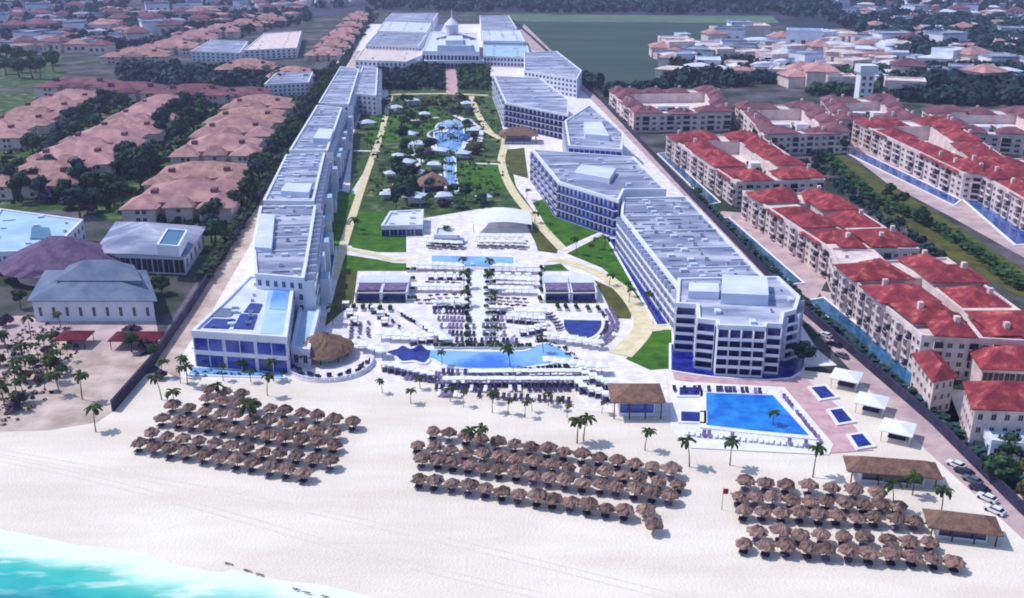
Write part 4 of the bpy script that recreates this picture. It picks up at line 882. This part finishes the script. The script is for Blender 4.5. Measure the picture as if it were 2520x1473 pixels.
cars = ((2352,1150,'carw','white parked car highest on the beach end of the right lane'),(2372,1168,'card','dark blue parked car just below the white one on the right lane'),(2392,1188,'carg','grey parked car in the middle of the right lane line'),(2428,1232,'carw','white parked car beside the low thatched bar'),(2446,1262,'carw','white parked car lowest on the right lane'),(2410,1210,'card','dark blue parked car between the grey and the white car on the right lane'),(2030,830,'carw','white parked car on the lane beside the five storey block'),(2052,852,'card','dark blue parked car behind the white one beside the five storey block'),(2070,880,'carg','grey parked car on the lane nearest the first cabana'))
cp_ = {}
for u, v, cl, lab in cars:
    if cl not in cp_: o = cp_[cl] = car_proto(cl, '')
    else: o = copy_tree(cp_[cl])
    c = G(u, v); o.location = (c.x,c.y,.12); o.rotation_euler = (0,0,2.2+random.uniform(-.1,.1)); o['label'] = lab; o['group'] = 'cars parked on the right lane'

# ------------------------------------------------------------------ trees and palms
def tree_proto(m, Hh, R0, seed, spread=1.):
    rs = random.Random(seed); t = thing('tree', '', 'tree', (0,0,0)); b = MB(); lean = Vector((rs.uniform(-.4,.4),rs.uniform(-.4,.4),0)); top = Vector((lean.x,lean.y,Hh*.5)); b.tube((0,0,0),top,.28,.18,7)
    blobs = []
    for i in range(6):
        a = i*6.28/6+rs.uniform(-.5,.5); r_ = R0*rs.uniform(.35,.62)*spread; p = (math.cos(a)*r_+lean.x, math.sin(a)*r_+lean.y, Hh*rs.uniform(.5,.78)); blobs.append((*p, R0*rs.uniform(.38,.55))); b.tube(top*.8, p, .13, .05, 5)
    blobs.append((lean.x,lean.y,Hh*.8,R0*.55)); b.obj('trunk', M['bark'], t)
    b = MB(); leaf_cloud(b, blobs, 420, R0*.12, 0, rs)
    for cx, cy, cz, r in blobs:                                     # inner foliage mass of each clump
        n = len(b.v); r *= .72
        for k_ in range(4):
            for q in range(7): a = q*6.283/7+k_*.4; f = (-.8,-.25,.35,.85)[k_]; rr = r*math.sqrt(1-f*f)*rs.uniform(.75,1.15); b.v.append((cx+rr*math.cos(a),cy+rr*math.sin(a),cz+f*r*.85))
        for k_ in range(3):
            for q in range(7): j = (q+1)%7; b.f.append((n+k_*7+q,n+k_*7+j,n+k_*7+7+j,n+k_*7+7+q)); b.m.append(0)
        b.f.append(tuple(n+21+q for q in range(7))); b.m.append(0)
    b.obj('crown', M[m], t); return t
TP = {'dark':[tree_proto('leafd',7,3.6,1),tree_proto('leafd',8.5,3.2,2)],'green':[tree_proto('leafm',6.5,3.6,3),tree_proto('leafm',5,3.0,4)],'blue green':[tree_proto('leafb',7.5,3.4,5),tree_proto('leafb',9,3.6,6)],'olive':[tree_proto('leafo',5,3.0,7)],'violet flowering':[tree_proto('leafp',4.2,3.2,8)]}
tree_used = set(); ntree = 0
def plant(kind, x, y, s, label, group):
    global ntree
    ps = TP[kind]; p = random.choice(ps)
    if p.name in tree_used: o = copy_tree(p)
    else: tree_used.add(p.name); o = p
    o.location = (x,y,0); o.rotation_euler = (0,0,random.uniform(0,6.28)); o.scale = (s*random.uniform(.9,1.15),s*random.uniform(.9,1.15),s*random.uniform(.85,1.15)); o['label'] = label; o['group'] = group; ntree += 1; return o
def grove(poly, n, where, kinds, s=1.2, group=None):
    P = GP(poly); xs = [p.x for p in P]; ys = [p.y for p in P]; pts = []; tries = 0
    while len(pts) < n and tries < 20000:
        tries += 1; x = random.uniform(min(xs),max(xs)); y = random.uniform(min(ys),max(ys))
        if inside(P, x, y) and all((x-a)**2+(y-b_)**2 > (4.2*s)**2*.45 for a, b_ in pts): pts.append((x,y))
    pts.sort(key=lambda q: math.hypot(q[0],q[1]))
    for i, (x, y) in enumerate(pts):
        k_ = random.choice(kinds); plant(k_, x, y, s*random.uniform(.8,1.2), '%s leafy tree, %s nearest in %s' % (k_, nth(i+1), where), group or 'trees in '+where)
def tline(pts, n, where, kinds, s=1.2, jit=1.5, z=0):
    P = GP(pts)
    for i in range(n):
        p, d = bez(P, i/max(1,n-1)); k_ = random.choice(kinds); plant(k_, p.x+random.uniform(-jit,jit), p.y+random.uniform(-jit,jit)*2, s*random.uniform(.75,1.2), '%s leafy tree, %s from the near end of %s' % (k_, nth(i+1), where), 'trees along '+where)
D_, GR, BG, OL, VI = 'dark','green','blue green','olive','violet flowering'
grove([(300,505),(200,500),(420,320),(500,240),(540,240),(420,380),(360,470)], 34, 'the gap between the two larger villa rows', [D_,BG,BG,GR], 1.7)
grove([(0,440),(40,400),(200,290),(300,240),(340,245),(240,320),(60,450)], 20, 'the gap between the middle and left villa rows', [D_,BG], 1.6)
grove([(-20,440),(100,450),(230,470),(250,540),(190,540),(120,500),(-20,515)], 24, 'the dark garden above the pale hotel', [D_,BG,BG,VI], 1.5)
grove([(500,560),(560,500),(700,340),(760,250),(800,200),(840,180),(790,260),(690,420),(600,540),(520,620)], 44, 'the strip outside the left boundary wall', [D_,BG,D_], 1.5)
grove([(0,150),(150,145),(170,200),(60,215),(0,215)], 16, 'the green clearing at the left edge', [GR,D_], 2.2)
grove([(960,500),(985,380),(1000,330),(1070,380),(1060,450),(1160,500),(1240,495),(1180,512),(1020,530),(955,512)], 30, 'the garden behind the upper plaza', [D_,BG,GR,VI], 1.0)
grove([(975,330),(985,250),(1150,245),(1200,330),(1180,390),(1140,390),(1140,300),(1070,300),(1000,330)], 26, 'the garden round the water playground', [GR,OL,D_,VI], 1.0)
grove([(0,800),(150,800),(190,860),(150,940),(70,1010),(0,1040)], 11, 'the scrub at the left beach edge', [OL,OL,GR,VI], .7)
tline([(395,930),(372,860),(330,880),(310,830)], 5, 'the scrub beside the neighbour road', [D_,VI], .8)
tline([(2040,700),(2020,650),(1790,470),(1660,352)], 20, 'the middle red blocks wall foot', [BG,GR], .6)
tline([(2330,950),(2200,860),(2060,735)], 12, 'the nearest red block wall foot', [BG,GR], .6)
grove([(1860,400),(1850,330),(2080,330),(2080,390),(2010,400)], 14, 'the shaded yard behind the maroon blocks', [BG,D_], 1.0)
grove([(2380,1130),(2540,1130),(2560,1260),(2500,1235)], 7, 'the garden beyond the right boundary wall', [D_,OL], .9)
grove([(2180,470),(2300,560),(2400,640),(2340,600),(2170,500)], 8, 'the hedge foot beside the blue pools', [D_,GR], .8)
for u, v, k_, s, lab in ((1975,905,BG,1.0,'dark blue green tree beside the right end of the five storey block'),(600,912,GR,.6,'small bright green tree before the beach club front'),(30,690,D_,.9,'dark tree at the left corner of the long grey roofed hall'),(50,760,D_,.8,'dark tree before the left corner of the long hall'),(225,775,D_,.5,'slim dark tree against the long white wall'),(400,725,D_,1.0,'dark tree between the long hall and the neighbour road'),(240,520,GR,1.3,'green tree above the grey lavender hall'),(300,505,D_,1.4,'tall dark tree left of the nearest pink villa')):
    c = G(u, v); plant(k_, c.x, c.y, s, lab, 'single trees')

def palm_proto(seed, Hh):
    rs = random.Random(seed); t = thing('palm_tree', '', 'palm tree', (0,0,0)); b = MB(); lx, ly = rs.uniform(-.8,.8), rs.uniform(-.8,.8); prev = (0,0,0)
    for i in range(1,6): f = i/5; p = (lx*f*f, ly*f*f, Hh*f); b.tube(prev, p, .2-.02*i, .18-.02*i, 7); prev = p
    b.obj('trunk', M['bark'], t); b = MB()
    for i in range(17):
        a = i*2.4+rs.uniform(-.2,.2); el = rs.uniform(.1,.95); L = rs.uniform(2.5,3.3); q = []; x = z = 0
        for k_ in range(6): q.append((x, z, .45*math.sin(math.pi*(k_+.6)/6.4))); x += L/5*math.cos(el); z += L/5*math.sin(el); el -= .42
        ca, sa = math.cos(a), math.sin(a)
        for k_ in range(5):
            (x0,z0,w0),(x1,z1,w1) = q[k_],q[k_+1]
            for s in (-1,1):
                f = lambda x, w_, z: (prev[0]+ca*x-sa*w_*s, prev[1]+sa*x+ca*w_*s, prev[2]+z)
                pp = [f(x0,0,z0),f(x1,0,z1),f(x1,w1,z1-.25*w1*2),f(x0,w0,z0-.25*w0*2)]; b.poly(pp if s > 0 else pp[::-1])
    b.obj('crown', M['palm'], t); return t
PP = [palm_proto(1,6.5),palm_proto(2,7.5),palm_proto(3,5.5)]; pu_ = set()
def palm(u, v, s, lab, z=.06):
    p = random.choice(PP); o = copy_tree(p) if p.name in pu_ else p; pu_.add(p.name); c = G(u, v); o.location = (c.x,c.y,z); o.rotation_euler = (0,0,random.uniform(0,6.28)); o.scale = (s,)*3; o['label'] = lab; o['group'] = 'palm trees'
for u, v, s, lab in ((203,985,1.,'lone palm standing on trodden sand left of the boundary wall'),(236,1064,.95,'thin palm nearest the sea left of the boundary wall'),(398,985,.9,'palm at the beach end of the left service lane'),(432,1008,.9,'palm at the upper left corner of the left palapa cluster'),(462,948,.9,'palm before the left corner of the beach club'),(536,985,.8,'palm above the left palapa cluster, nearer its left end'),(618,1052,1.25,'tallest green palm inside the left palapa cluster'),(658,975,.8,'palm between the left palapa cluster and the round bar'),(1156,1110,.9,'palm at the back left of the middle palapa cluster'),(1182,1106,.8,'palm second from left behind the middle palapa cluster'),(1420,1092,1.1,'slender palm behind the middle of the middle palapa cluster'),(1436,1086,1.0,'slender palm paired close to another behind the middle palapas'),(1587,1110,.8,'short palm below the square thatched hut'),(1696,1150,.9,'palm below the left corner of the bright blue pool terrace'),(1796,1146,.9,'palm below the middle of the bright blue pool terrace'),(2000,1176,.95,'bushy green palm below the right corner of the pool terrace'),(2196,1262,.9,'palm beside the long brown thatched roof'),(2245,1220,.9,'palm rising behind the long brown thatched roof'),(2316,1262,.9,'palm between the two long thatched roofs'),(1902,1050,.7,'dark palm standing in the bright blue pool'),(1255,905,.9,'palm standing at the middle of the main pool'),(1088,900,.6,'short palm where the navy and pale pool parts meet'),(1337,870,.7,'palm at the planted top edge of the main pool'),(1142,712,.9,'palm left of the plaza axis beside the table rows'),(1207,714,.9,'palm right of the plaza axis beside the daybeds'),(1144,756,.8,'palm left of the plaza axis lower down'),(1208,760,.8,'palm right of the plaza axis lower down'),(1205,668,.8,'palm below the strip pool right of its middle'),(1140,666,.8,'palm below the strip pool left of its middle'),(1225,836,.6,'short palm among the right central loungers'),(20,870,1.,'palm in the beach scrub at the left picture edge'),(62,905,1.,'palm in the beach scrub second from the left edge'),(112,890,1.,'palm in the beach scrub third from the left edge'),(140,905,.9,'palm in the beach scrub fourth from the left edge'),(38,940,.95,'palm in the lower beach scrub around its middle, nearer the edge'),(88,930,.95,'palm in the lower beach scrub around its right side, higher up'),(8,985,.95,'palm in the lower beach scrub around the very left edge'),(60,985,.95,'palm in the lower beach scrub around its lowest dark bush'),(120,940,.95,'palm in the lower beach scrub around its rightmost bush'),(820,800,.8,'palm behind the round thatched bar'),(1720,500,1.,'palm by the dull teal channel top'),(1095,590,.8,'dark palm on the upper plaza beside the kiosk')):
    palm(u, v, s, lab)

def palm_grove(poly, n, where, s=.8):
    P = GP(poly); xs = [p.x for p in P]; ys = [p.y for p in P]; pts = []; tries = 0
    while len(pts) < n and tries < 9000:
        tries += 1; x = random.uniform(min(xs),max(xs)); y = random.uniform(min(ys),max(ys))
        if inside(P, x, y) and all((x-a)**2+(y-b_)**2 > 16 for a, b_ in pts): pts.append((x,y))
    pts.sort(key=lambda q: math.hypot(*q))
    for i, (x, y) in enumerate(pts):
        q = s*random.uniform(.75,1.25); o = copy_tree(random.choice(PP), (x,y,.1), random.uniform(0,6.28), q, 'palm tree, %s nearest in %s' % (nth(i+1), where), 'palm trees in '+where)
palm_grove([(900,470),(960,260),(1200,250),(1235,340),(1230,460),(1180,510),(1020,530),(905,505)], 64, 'the garden behind the upper plaza', .95)
palm_grove([(860,650),(890,470),(905,340),(925,260),(940,260),(900,470),(870,660)], 9, 'the strip left of the long path', .8)
palm_grove([(1280,470),(1310,500),(1390,600),(1480,570),(1620,770),(1560,760),(1440,650),(1300,580)], 12, 'the lawns along the right garden path', .75)
palm_grove([(930,950),(1060,952),(1080,985),(1480,1000),(1500,1030),(1300,1035),(1060,1010),(920,965)], 14, 'the sand just below the lounger rows', .6)
palm_grove([(0,800),(170,800),(200,900),(120,1010),(0,1050)], 12, 'the upper part of the beach scrub', .8)
palm_grove([(380,905),(460,920),(700,930),(720,950),(450,950),(385,940)], 6, 'the sand before the beach club', .7)
# low planting, one mass each
def shrubs(name, poly, n, size, m, h=.9):
    P = GP(poly); xs = [p.x for p in P]; ys = [p.y for p in P]; b = MB(); k_ = 0; tries = 0
    while k_ < n and tries < n*20:
        tries += 1; x = random.uniform(min(xs),max(xs)); y = random.uniform(min(ys),max(ys))
        if not inside(P, x, y): continue
        s = size*random.uniform(.6,1.4); leaf_cloud(b, [(x,y,h*s*.4,s)], 9, s*.55); k_ += 1
    return tag(b.obj(name, M[m]), kind='stuff')
shrubs('undergrowth', [(0,800),(160,800),(200,860),(150,960),(40,1050),(-20,1050)], 80, .6, 'leafp')
shrubs('undergrowth', [(0,800),(160,800),(200,860),(150,960),(40,1050),(-20,1050)], 100, .6, 'leafo')
shrubs('undergrowth', [(470,915),(700,915),(700,925),(470,930)], 40, .5, 'leafm')
shrubs('undergrowth', [(950,245),(1200,250),(1240,340),(1240,490),(1010,520),(900,470)], 330, .8, 'leafm')
shrubs('undergrowth', [(950,245),(1200,250),(1240,340),(1240,490),(1010,520),(900,470)], 110, .8, 'leafp')
shrubs('undergrowth', [(940,240),(1190,242),(1190,262),(940,262)], 120, 1.1, 'leafo')
shrubs('undergrowth', [(-20,500),(230,500),(500,600),(520,640),(520,570),(700,330),(740,240),(300,230),(-20,400)], 1100, 1.9, 'leafd')
shrubs('undergrowth', [(1305,838),(1340,836),(1400,862),(1440,900),(1420,900),(1390,872),(1340,848)], 70, .5, 'leafb')
shrubs('undergrowth', [(1960,400),(2040,380),(2190,520),(2330,640),(2260,620),(2060,470)], 260, 1.3, 'leafb')
shrubs('undergrowth', [(2360,1085),(2420,1110),(2540,1200),(2540,1240),(2440,1160)], 70, .9, 'leafo')
def woods(name, poly, n, r, m):
    P = GP(poly); xs = [p.x for p in P]; ys = [p.y for p in P]; b = MB(); k_ = 0; tries = 0
    while k_ < n and tries < n*30:
        tries += 1; x = random.uniform(min(xs),max(xs)); y = random.uniform(min(ys),max(ys))
        if not inside(P, x, y): continue
        s = r*random.uniform(.7,1.4); leaf_cloud(b, [(x,y,s*.7,s),(x+s*.5,y,s,s*.7)], 22, s*.42); k_ += 1
    return tag(b.obj(name, M[m]), kind='stuff')
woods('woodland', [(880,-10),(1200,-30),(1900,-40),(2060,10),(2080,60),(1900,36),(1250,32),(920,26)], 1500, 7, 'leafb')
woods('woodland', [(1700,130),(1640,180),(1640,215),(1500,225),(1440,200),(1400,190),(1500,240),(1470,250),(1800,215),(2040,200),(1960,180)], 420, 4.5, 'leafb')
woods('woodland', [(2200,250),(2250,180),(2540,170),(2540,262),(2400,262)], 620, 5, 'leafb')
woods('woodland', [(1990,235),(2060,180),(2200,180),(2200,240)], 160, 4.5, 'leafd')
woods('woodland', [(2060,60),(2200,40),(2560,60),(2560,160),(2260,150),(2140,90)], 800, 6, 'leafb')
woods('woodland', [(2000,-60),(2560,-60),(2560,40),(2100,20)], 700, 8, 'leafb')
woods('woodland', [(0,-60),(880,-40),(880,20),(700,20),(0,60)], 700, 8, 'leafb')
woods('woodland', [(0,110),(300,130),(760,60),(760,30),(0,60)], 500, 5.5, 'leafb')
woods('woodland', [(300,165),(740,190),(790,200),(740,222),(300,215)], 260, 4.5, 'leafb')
woods('woodland', [(934,222),(930,166),(1090,164),(1092,222)], 260, 3.2, 'leafb')
woods('woodland', [(1133,222),(1133,166),(1198,166),(1200,222)], 110, 3.2, 'leafm')
woods('woodland', [(900,20),(880,60),(700,340),(760,280),(930,40)], 160, 2.5, 'leafd')


# ------------------------------------------------------------------ garden shelters, playground, planters, axis walk
sheet('axis_walk', [(1160,668),(1196,668),(1200,740),(1204,850),(1152,850),(1158,740)], .2, M['coping'])
for i, (u0, v0, u1, v1) in enumerate(((1020,500,990,440),(990,440,1040,400),(1040,400,1010,350),(1060,360,1130,380),(1130,380,1160,340),(1000,300,1080,290),(1120,480,1080,430),(940,470,1000,460),(1160,300,1180,350))):
    m_ = ((u0+u1)/2+random.uniform(-14,14), (v0+v1)/2+random.uniform(-4,4)); pathline('garden_path', [(u0,v0),m_,(u1,v1)], 3.2, .16+.002*i, 'paving')
def shelter_proto():
    t = thing('garden_shelter', '', 'shelter', (0,0,0)); V = [Vector((x*2.8,y*2.4,0)) for x, y in ((-1,-1),(1,-1),(1,1),(-1,1))]; b = MB(); hip(b, V, 3, 1.2, .5); b.obj('roof', M['roofwhite'], t)
    for x in (-2.5,2.5):
        for y in (-2.1,2.1): b = MB(); b.tube((x,y,0),(x,y,2.9),.12,.12); b.obj('post', M['steel'], t)
    b = MB(); b.box(-2.2,2.2,1.5,2.2,0,1.1); b.obj('counter', M['white'], t); return t
sh = sorted([(1010,345),(1030,372),(980,395),(1002,415),(962,440),(1030,440),(985,470),(952,492),(1020,505),(1150,310),(1165,335),(1085,385),(1140,392),(1090,500),(1130,512),(1190,500),(975,280),(1015,262),(1150,268),(905,318),(1070,420),(1045,292)], key=lambda q: -q[1])
for i, (u, v) in enumerate(sh):
    c = G(u, v); put('shelter', shelter_proto, (c.x,c.y,.1), random.uniform(-.5,.5), 'small white roofed shelter, %s nearest the plaza in the garden' % nth(i+1), 'white shelters in the garden', random.uniform(.9,1.5))
c = G(1108,338); t = thing('water_playground', 'white and blue water playground with slides standing in the garden pool', 'playground', (c.x,c.y,.2))
for x, y in ((-6,-5),(0,-6),(6,-4),(-5,5),(4,6)):
    b = MB(); b.tube((x,y,0),(x,y,7),.3,.3); b.obj('post', M['steel'], t)
for x, y, z, s in ((-5,0,3,3.4),(3,1,5,3.8),(0,-5,6.2,2.6)): b = MB(); b.box(x-s,x+s,y-s,y+s,z,z+.5); b.obj('platform', M['white'], t)
for x, y, z in ((3,1,8.4),(0,-5,9)):
    b = MB(); hip(b, [Vector((x+a*3,y+d*3,0)) for a, d in ((-1,-1),(1,-1),(1,1),(-1,1))], z, 2.4, .3); b.obj('canopy', M['roofcyan'], t)
for k_ in (0,1):
    b = MB(); pr = None
    for i in range(14):
        a = i*.5+k_*2; p = Vector((-9+18*k_+3.4*math.cos(a), -8-i*.7+3*math.sin(a), 6.5-i*.45)); 
        if pr is not None: b.tube(pr, p, .8, .8, 8)
        pr = p
    b.obj('slide', M['pool' if k_ else 'white'], t)
def planter_proto():
    t = thing('planter', '', 'planter', (0,0,0)); b = MB(); b.box(-1.6,1.6,-.5,.5,0,.6); b.obj('box', M['coping'], t); b = MB(); rs = random.Random(3); leaf_cloud(b, [(x,0,.9,.6) for x in (-1.2,-.4,.4,1.2)], 70, .3, 0, rs); b.obj('shrub', M['leafd'], t); return t
for pts, n, w_ in (([(1152,672),(1150,850)],12,'left edge of the axis walk'),([(1204,672),(1210,850)],12,'right edge of the axis walk'),([(1080,856),(1290,858)],10,'top edge of the main pool'),([(1010,668),(1010,740)],4,'right side of the left pavilions'),([(1330,664),(1330,740)],5,'left side of the right pavilions'),([(870,760),(960,764)],5,'line below the left pavilions'),([(1370,760),(1470,764)],5,'line below the right pavilions')):
    row('planter', planter_proto, pts, n, 'white box planter, %s along the '+w_, 'white box planters', rz=random.choice((AX,AX+1.57)), jit=.4, scale=1.1)
for pts, n, w_ in (([(1070,758),(1140,760)],6,'above the left central lounger bank'), ([(1210,772),(1240,773)],3,'above the right central lounger bank'), ([(1255,792),(1330,800)],6,'right of the central lounger banks'), ([(1020,850),(1080,838)],4,'above the navy pool'), ([(1290,826),(1340,816)],4,'above the planted pool edge'), ([(925,770),(945,800)],3,'left of the slanted lounger rows'), ([(1440,936),(1500,960)],5,'beside the square thatched hut'), ([(1420,960),(1490,985)],5,'on the white terrace near the hut'), ([(870,800),(850,760)],3,'left of the lounger columns')):
    row('daybed', daybed_proto, pts, n, 'white canopied daybed, %s from left '+w_, 'white canopied daybeds', jit=.5)
for pts, n, w_ in (([(1020,716),(1130,718)],7,'parasol line left of the axis'), ([(1215,722),(1300,724)],6,'parasol line right of the axis'), ([(1350,838),(1470,858)],7,'line between the main and half round pools'), ([(940,836),(1030,842)],5,'line above the navy pool')):
    row('parasol', parasol_proto, pts, n, 'white square parasol, %s in the '+w_, 'white square parasols')
for pts, n, w_ in (([(1225,700),(1310,704)],6,'line beside the right pavilions'), ([(1030,664),(1130,668)],7,'line under the strip pool, left'), ([(1215,668),(1310,672)],6,'line under the strip pool, right'), ([(1350,905),(1480,920)],7,'line right of the main pool'), ([(880,860),(940,880)],4,'line between the round bar and the navy pool'), ([(1060,822),(1095,850)],4,'slanted line by the left central bank'), ([(1280,780),(1330,782)],4,'short line left of the half round pool')):
    row('parasol', parasol_proto, pts, n, 'white square parasol, %s in the '+w_, 'white square parasols', scale=1.15)
# tyre tracks pressed into the beach
TR = mat('pressed sand', (224,214,206), (212,201,191), .8, detail=5)
M['track'] = TR
for i, (a0, a1, o) in enumerate(((-160,230,-17),(-160,230,-18.9),(-160,120,-11.5),(-160,120,-13.3))):
    b = MB(); pr = None
    for k_ in range(66):
        q = shore(a0+(a1-a0)*k_/65, o+2.4*math.sin(k_*.13+o*.02)+(.0)); q2 = q+SN*.42
        if pr: b.poly([(pr[1].x,pr[1].y,.068+.001*i),(q2.x,q2.y,.068+.001*i),(q.x,q.y,.068+.001*i),(pr[0].x,pr[0].y,.068+.001*i)])
        pr = (q,q2)
    tag(b.obj('tyre_track', M['track']), kind='structure')
# beyond the 300 nearest loungers, the rest are one mass
ll = sorted([o for o in bpy.data.objects if o.name.startswith(('sun_lounger','beach_lounger'))], key=lambda o: (o.location-cam.location).length)
b = MB(); cols = list(LM)
for o in ll[300:]:
    n = len(b.v); mw = Matrix.LocRotScale(o.location, o.rotation_euler, o.scale); ci = [k_ for k_, v_ in enumerate(LM.values()) if v_ == o.data][0]
    b.v += [tuple(mw@Vector(v_)) for v_ in LV]; b.f += [tuple(n+i for i in f) for f in LF[0]]; b.m += [3 if m_ else ci for m_ in LF[1]]
for o in ll[300:]: bpy.data.objects.remove(o)
o = b.obj('distant_loungers', [M['fabricd'],M['fabricp'],M['fabricw'],M['steel']]); tag(o, kind='stuff')

# ------------------------------------------------------------------ far town
FH = {}
def far_house(kind):
    rs = random.Random(len(FH)+5); t = thing('house', '', 'house', (0,0,0)); w_, d_, h_ = (12,10,5) if kind[1] else (14,11,6.5); V = [Vector((x*w_/2,y*d_/2,0)) for x, y in ((-1,-1),(1,-1),(1,1),(-1,1))]
    b = MB(); b.prism(V, 0, h_); b.obj('wall', M['cream' if kind[0] != 'white' else 'white'], t); b = MB()
    if kind[1]: hip(b, V, h_+.3, 2.6, .6); b.obj('roof', M[kind[2]], t)
    else: b.ring(offs(V,.1), offs(V,-.5), h_-.3, h_+.8); b.prism(offs(V,-.5), h_, h_+.2); b.obj('roof', M[kind[2]], t)
    for x in (-.3,0,.3): link('window', unit(('window','cream','darkwin')), t, (x*w_, -d_/2-.01, 1.6), 0, (1.7,1,2))
    return t
KN = {'pale flat roofed':('white',0,'roofwhite'),'grey flat roofed':('white',0,'roofgrey'),'cream flat roofed':('cream',0,'cream'),'dull maroon roofed':('cream',1,'maroon'),'faded pink roofed':('cream',1,'pink')}
def town(rows_, where, kinds, s=1.3):
    for r_, (u0, v0, u1, v1, n) in enumerate(rows_):
        P0, P1 = G(u0,v0), G(u1,v1)
        for i in range(n):
            p = P0.lerp(P1, (i+random.uniform(-.25,.25))/max(1,n-1)); k_ = random.choice(kinds)
            if random.random() < .12: continue
            if k_ not in FH: o = FH[k_] = far_house(KN[k_])
            else: o = copy_tree(FH[k_])
            q = s*random.uniform(.7,1.7); o.location = (p.x,p.y+random.uniform(-14,14),0); o.rotation_euler = (0,0,random.uniform(-.5,.5)+random.choice((0,math.pi/2))); o.scale = (q,q*random.uniform(.8,1.3),q*random.uniform(.7,1.1))
            o['label'] = '%s house, %s from left in %s line of %s' % (k_, nth(i+1), nth(r_+1), where); o['group'] = 'houses of '+where
W_, G_, C_, MR, PK = KN
town([(0,120,250,132,9),(0,100,330,112,11),(20,82,420,88,13),(0,66,520,66,15),(0,50,600,48,16),(0,36,700,30,17),(0,22,840,14,18),(0,8,880,2,16)], 'the far left town', [MR,MR,PK,G_,MR,G_], 1.5)
town([(1650,160,1960,200,8),(1640,140,2120,176,12),(1650,118,2100,150,12),(1680,100,2160,130,12),(1760,88,2200,110,10),(1960,210,2220,232,6)], 'the pale far right town', [W_,C_,C_,PK,G_], 1.6)
town([(2240,190,2520,215,7),(2220,150,2560,180,8),(2200,110,2560,130,9),(2160,80,2560,96,10),(2120,56,2560,66,11),(2080,34,2560,40,12),(2040,14,2560,16,12)], 'the wooded far right suburb', [G_,G_,G_,MR,PK,W_], 1.4)
def mass_houses(name, zones, ms):
    b = MB(); rs = random.Random(11)
    for q, n in zones:
        P = GP(q); xs = [p.x for p in P]; ys = [p.y for p in P]; k_ = 0
        while k_ < n:
            x = rs.uniform(min(xs),max(xs)); y = rs.uniform(min(ys),max(ys)); k_ += 1
            if not inside(P, x, y): continue
            w_, d_, h_, a = rs.uniform(6,15), rs.uniform(5,11), rs.uniform(4,9), rs.uniform(-.5,.5); ca, sa = math.cos(a), math.sin(a)
            V = [Vector((x+ca*u_*w_-sa*v_*d_, y+sa*u_*w_+ca*v_*d_, 0)) for u_, v_ in ((-1,-1),(1,-1),(1,1),(-1,1))]; m_ = rs.randrange(len(ms)-1)+1
            b.prism(V, 0, h_, 0, m_)
            if rs.random() < .6: hip(b, V, h_+.3, 2.5, .6, m_)
            b.prism([c_.lerp(centre(V),.995) for c_ in offs(V,.04)], 1.5, 2.6, 0) if 0 else None
    o = b.obj(name, [M[m] for m in ms]); tag(o, kind='stuff')
mass_houses('distant_houses', [([(-40,-40),(880,-40),(880,14),(-40,70)],520),([(-40,60),(760,14),(720,60),(300,125),(-40,135)],260)], ['cream','maroon','pink','roofgrey','pink'])
mass_houses('distant_houses', [([(1640,120),(2200,84),(2240,190),(2100,230),(1900,205),(1640,190)],330),([(2050,-30),(2560,-30),(2560,90),(2150,90)],420),([(2240,90),(2560,90),(2560,200),(2300,200)],110)], ['cream','roofwhite','cream','roofgrey','pink','white'])
c = G(2122,252); t = thing('water_tower', 'pale square tower rising above the maroon roofs on the right', 'tower', (c.x,c.y,0)); b = MB(); b.prism([Vector((x*5,y*5,0)) for x, y in ((-1,-1),(1,-1),(1,1),(-1,1))], 0, 22); b.obj('shaft', M['white'], t)
b = MB(); b.prism([Vector((x*6.5,y*6.5,0)) for x, y in ((-1,-1),(1,-1),(1,1),(-1,1))], 22, 27); b.obj('tower_head', M['white'], t); facade(t, Vector((c.x-5,c.y-5,0)), Vector((c.x+5,c.y-5,0)), 2, 20, 4, 2, 'window', 'cream', 'darkwin')

# ------------------------------------------------------------------ haze
HAZE = 0.00014
b = MB(); b.box(-3900,3900,-600,5600,-4,119.5); hz = b.mesh('haze', []); ho = link('haze', hz); tag(ho, kind='stuff')
hm = bpy.data.materials.new('thin blue haze'); hm.use_nodes = True; N = hm.node_tree.nodes; N.clear(); o_ = N.new('ShaderNodeOutputMaterial'); v_ = N.new('ShaderNodeVolumePrincipled')
v_.inputs['Color'].default_value = (.55,.6,.98,1); v_.inputs['Density'].default_value = HAZE; v_.inputs['Anisotropy'].default_value = .2; hm.node_tree.links.new(v_.outputs[0], o_.inputs['Volume']); hz.materials.append(hm)
print('trees', ntree, 'objects', len(bpy.data.objects), 'loungers', sum(o.name.startswith('sun_lounger') for o in bpy.data.objects), 'beach', sum(o.name.startswith('beach_l') for o in bpy.data.objects), 'houses', sum(o.name.startswith('house') for o in bpy.data.objects))
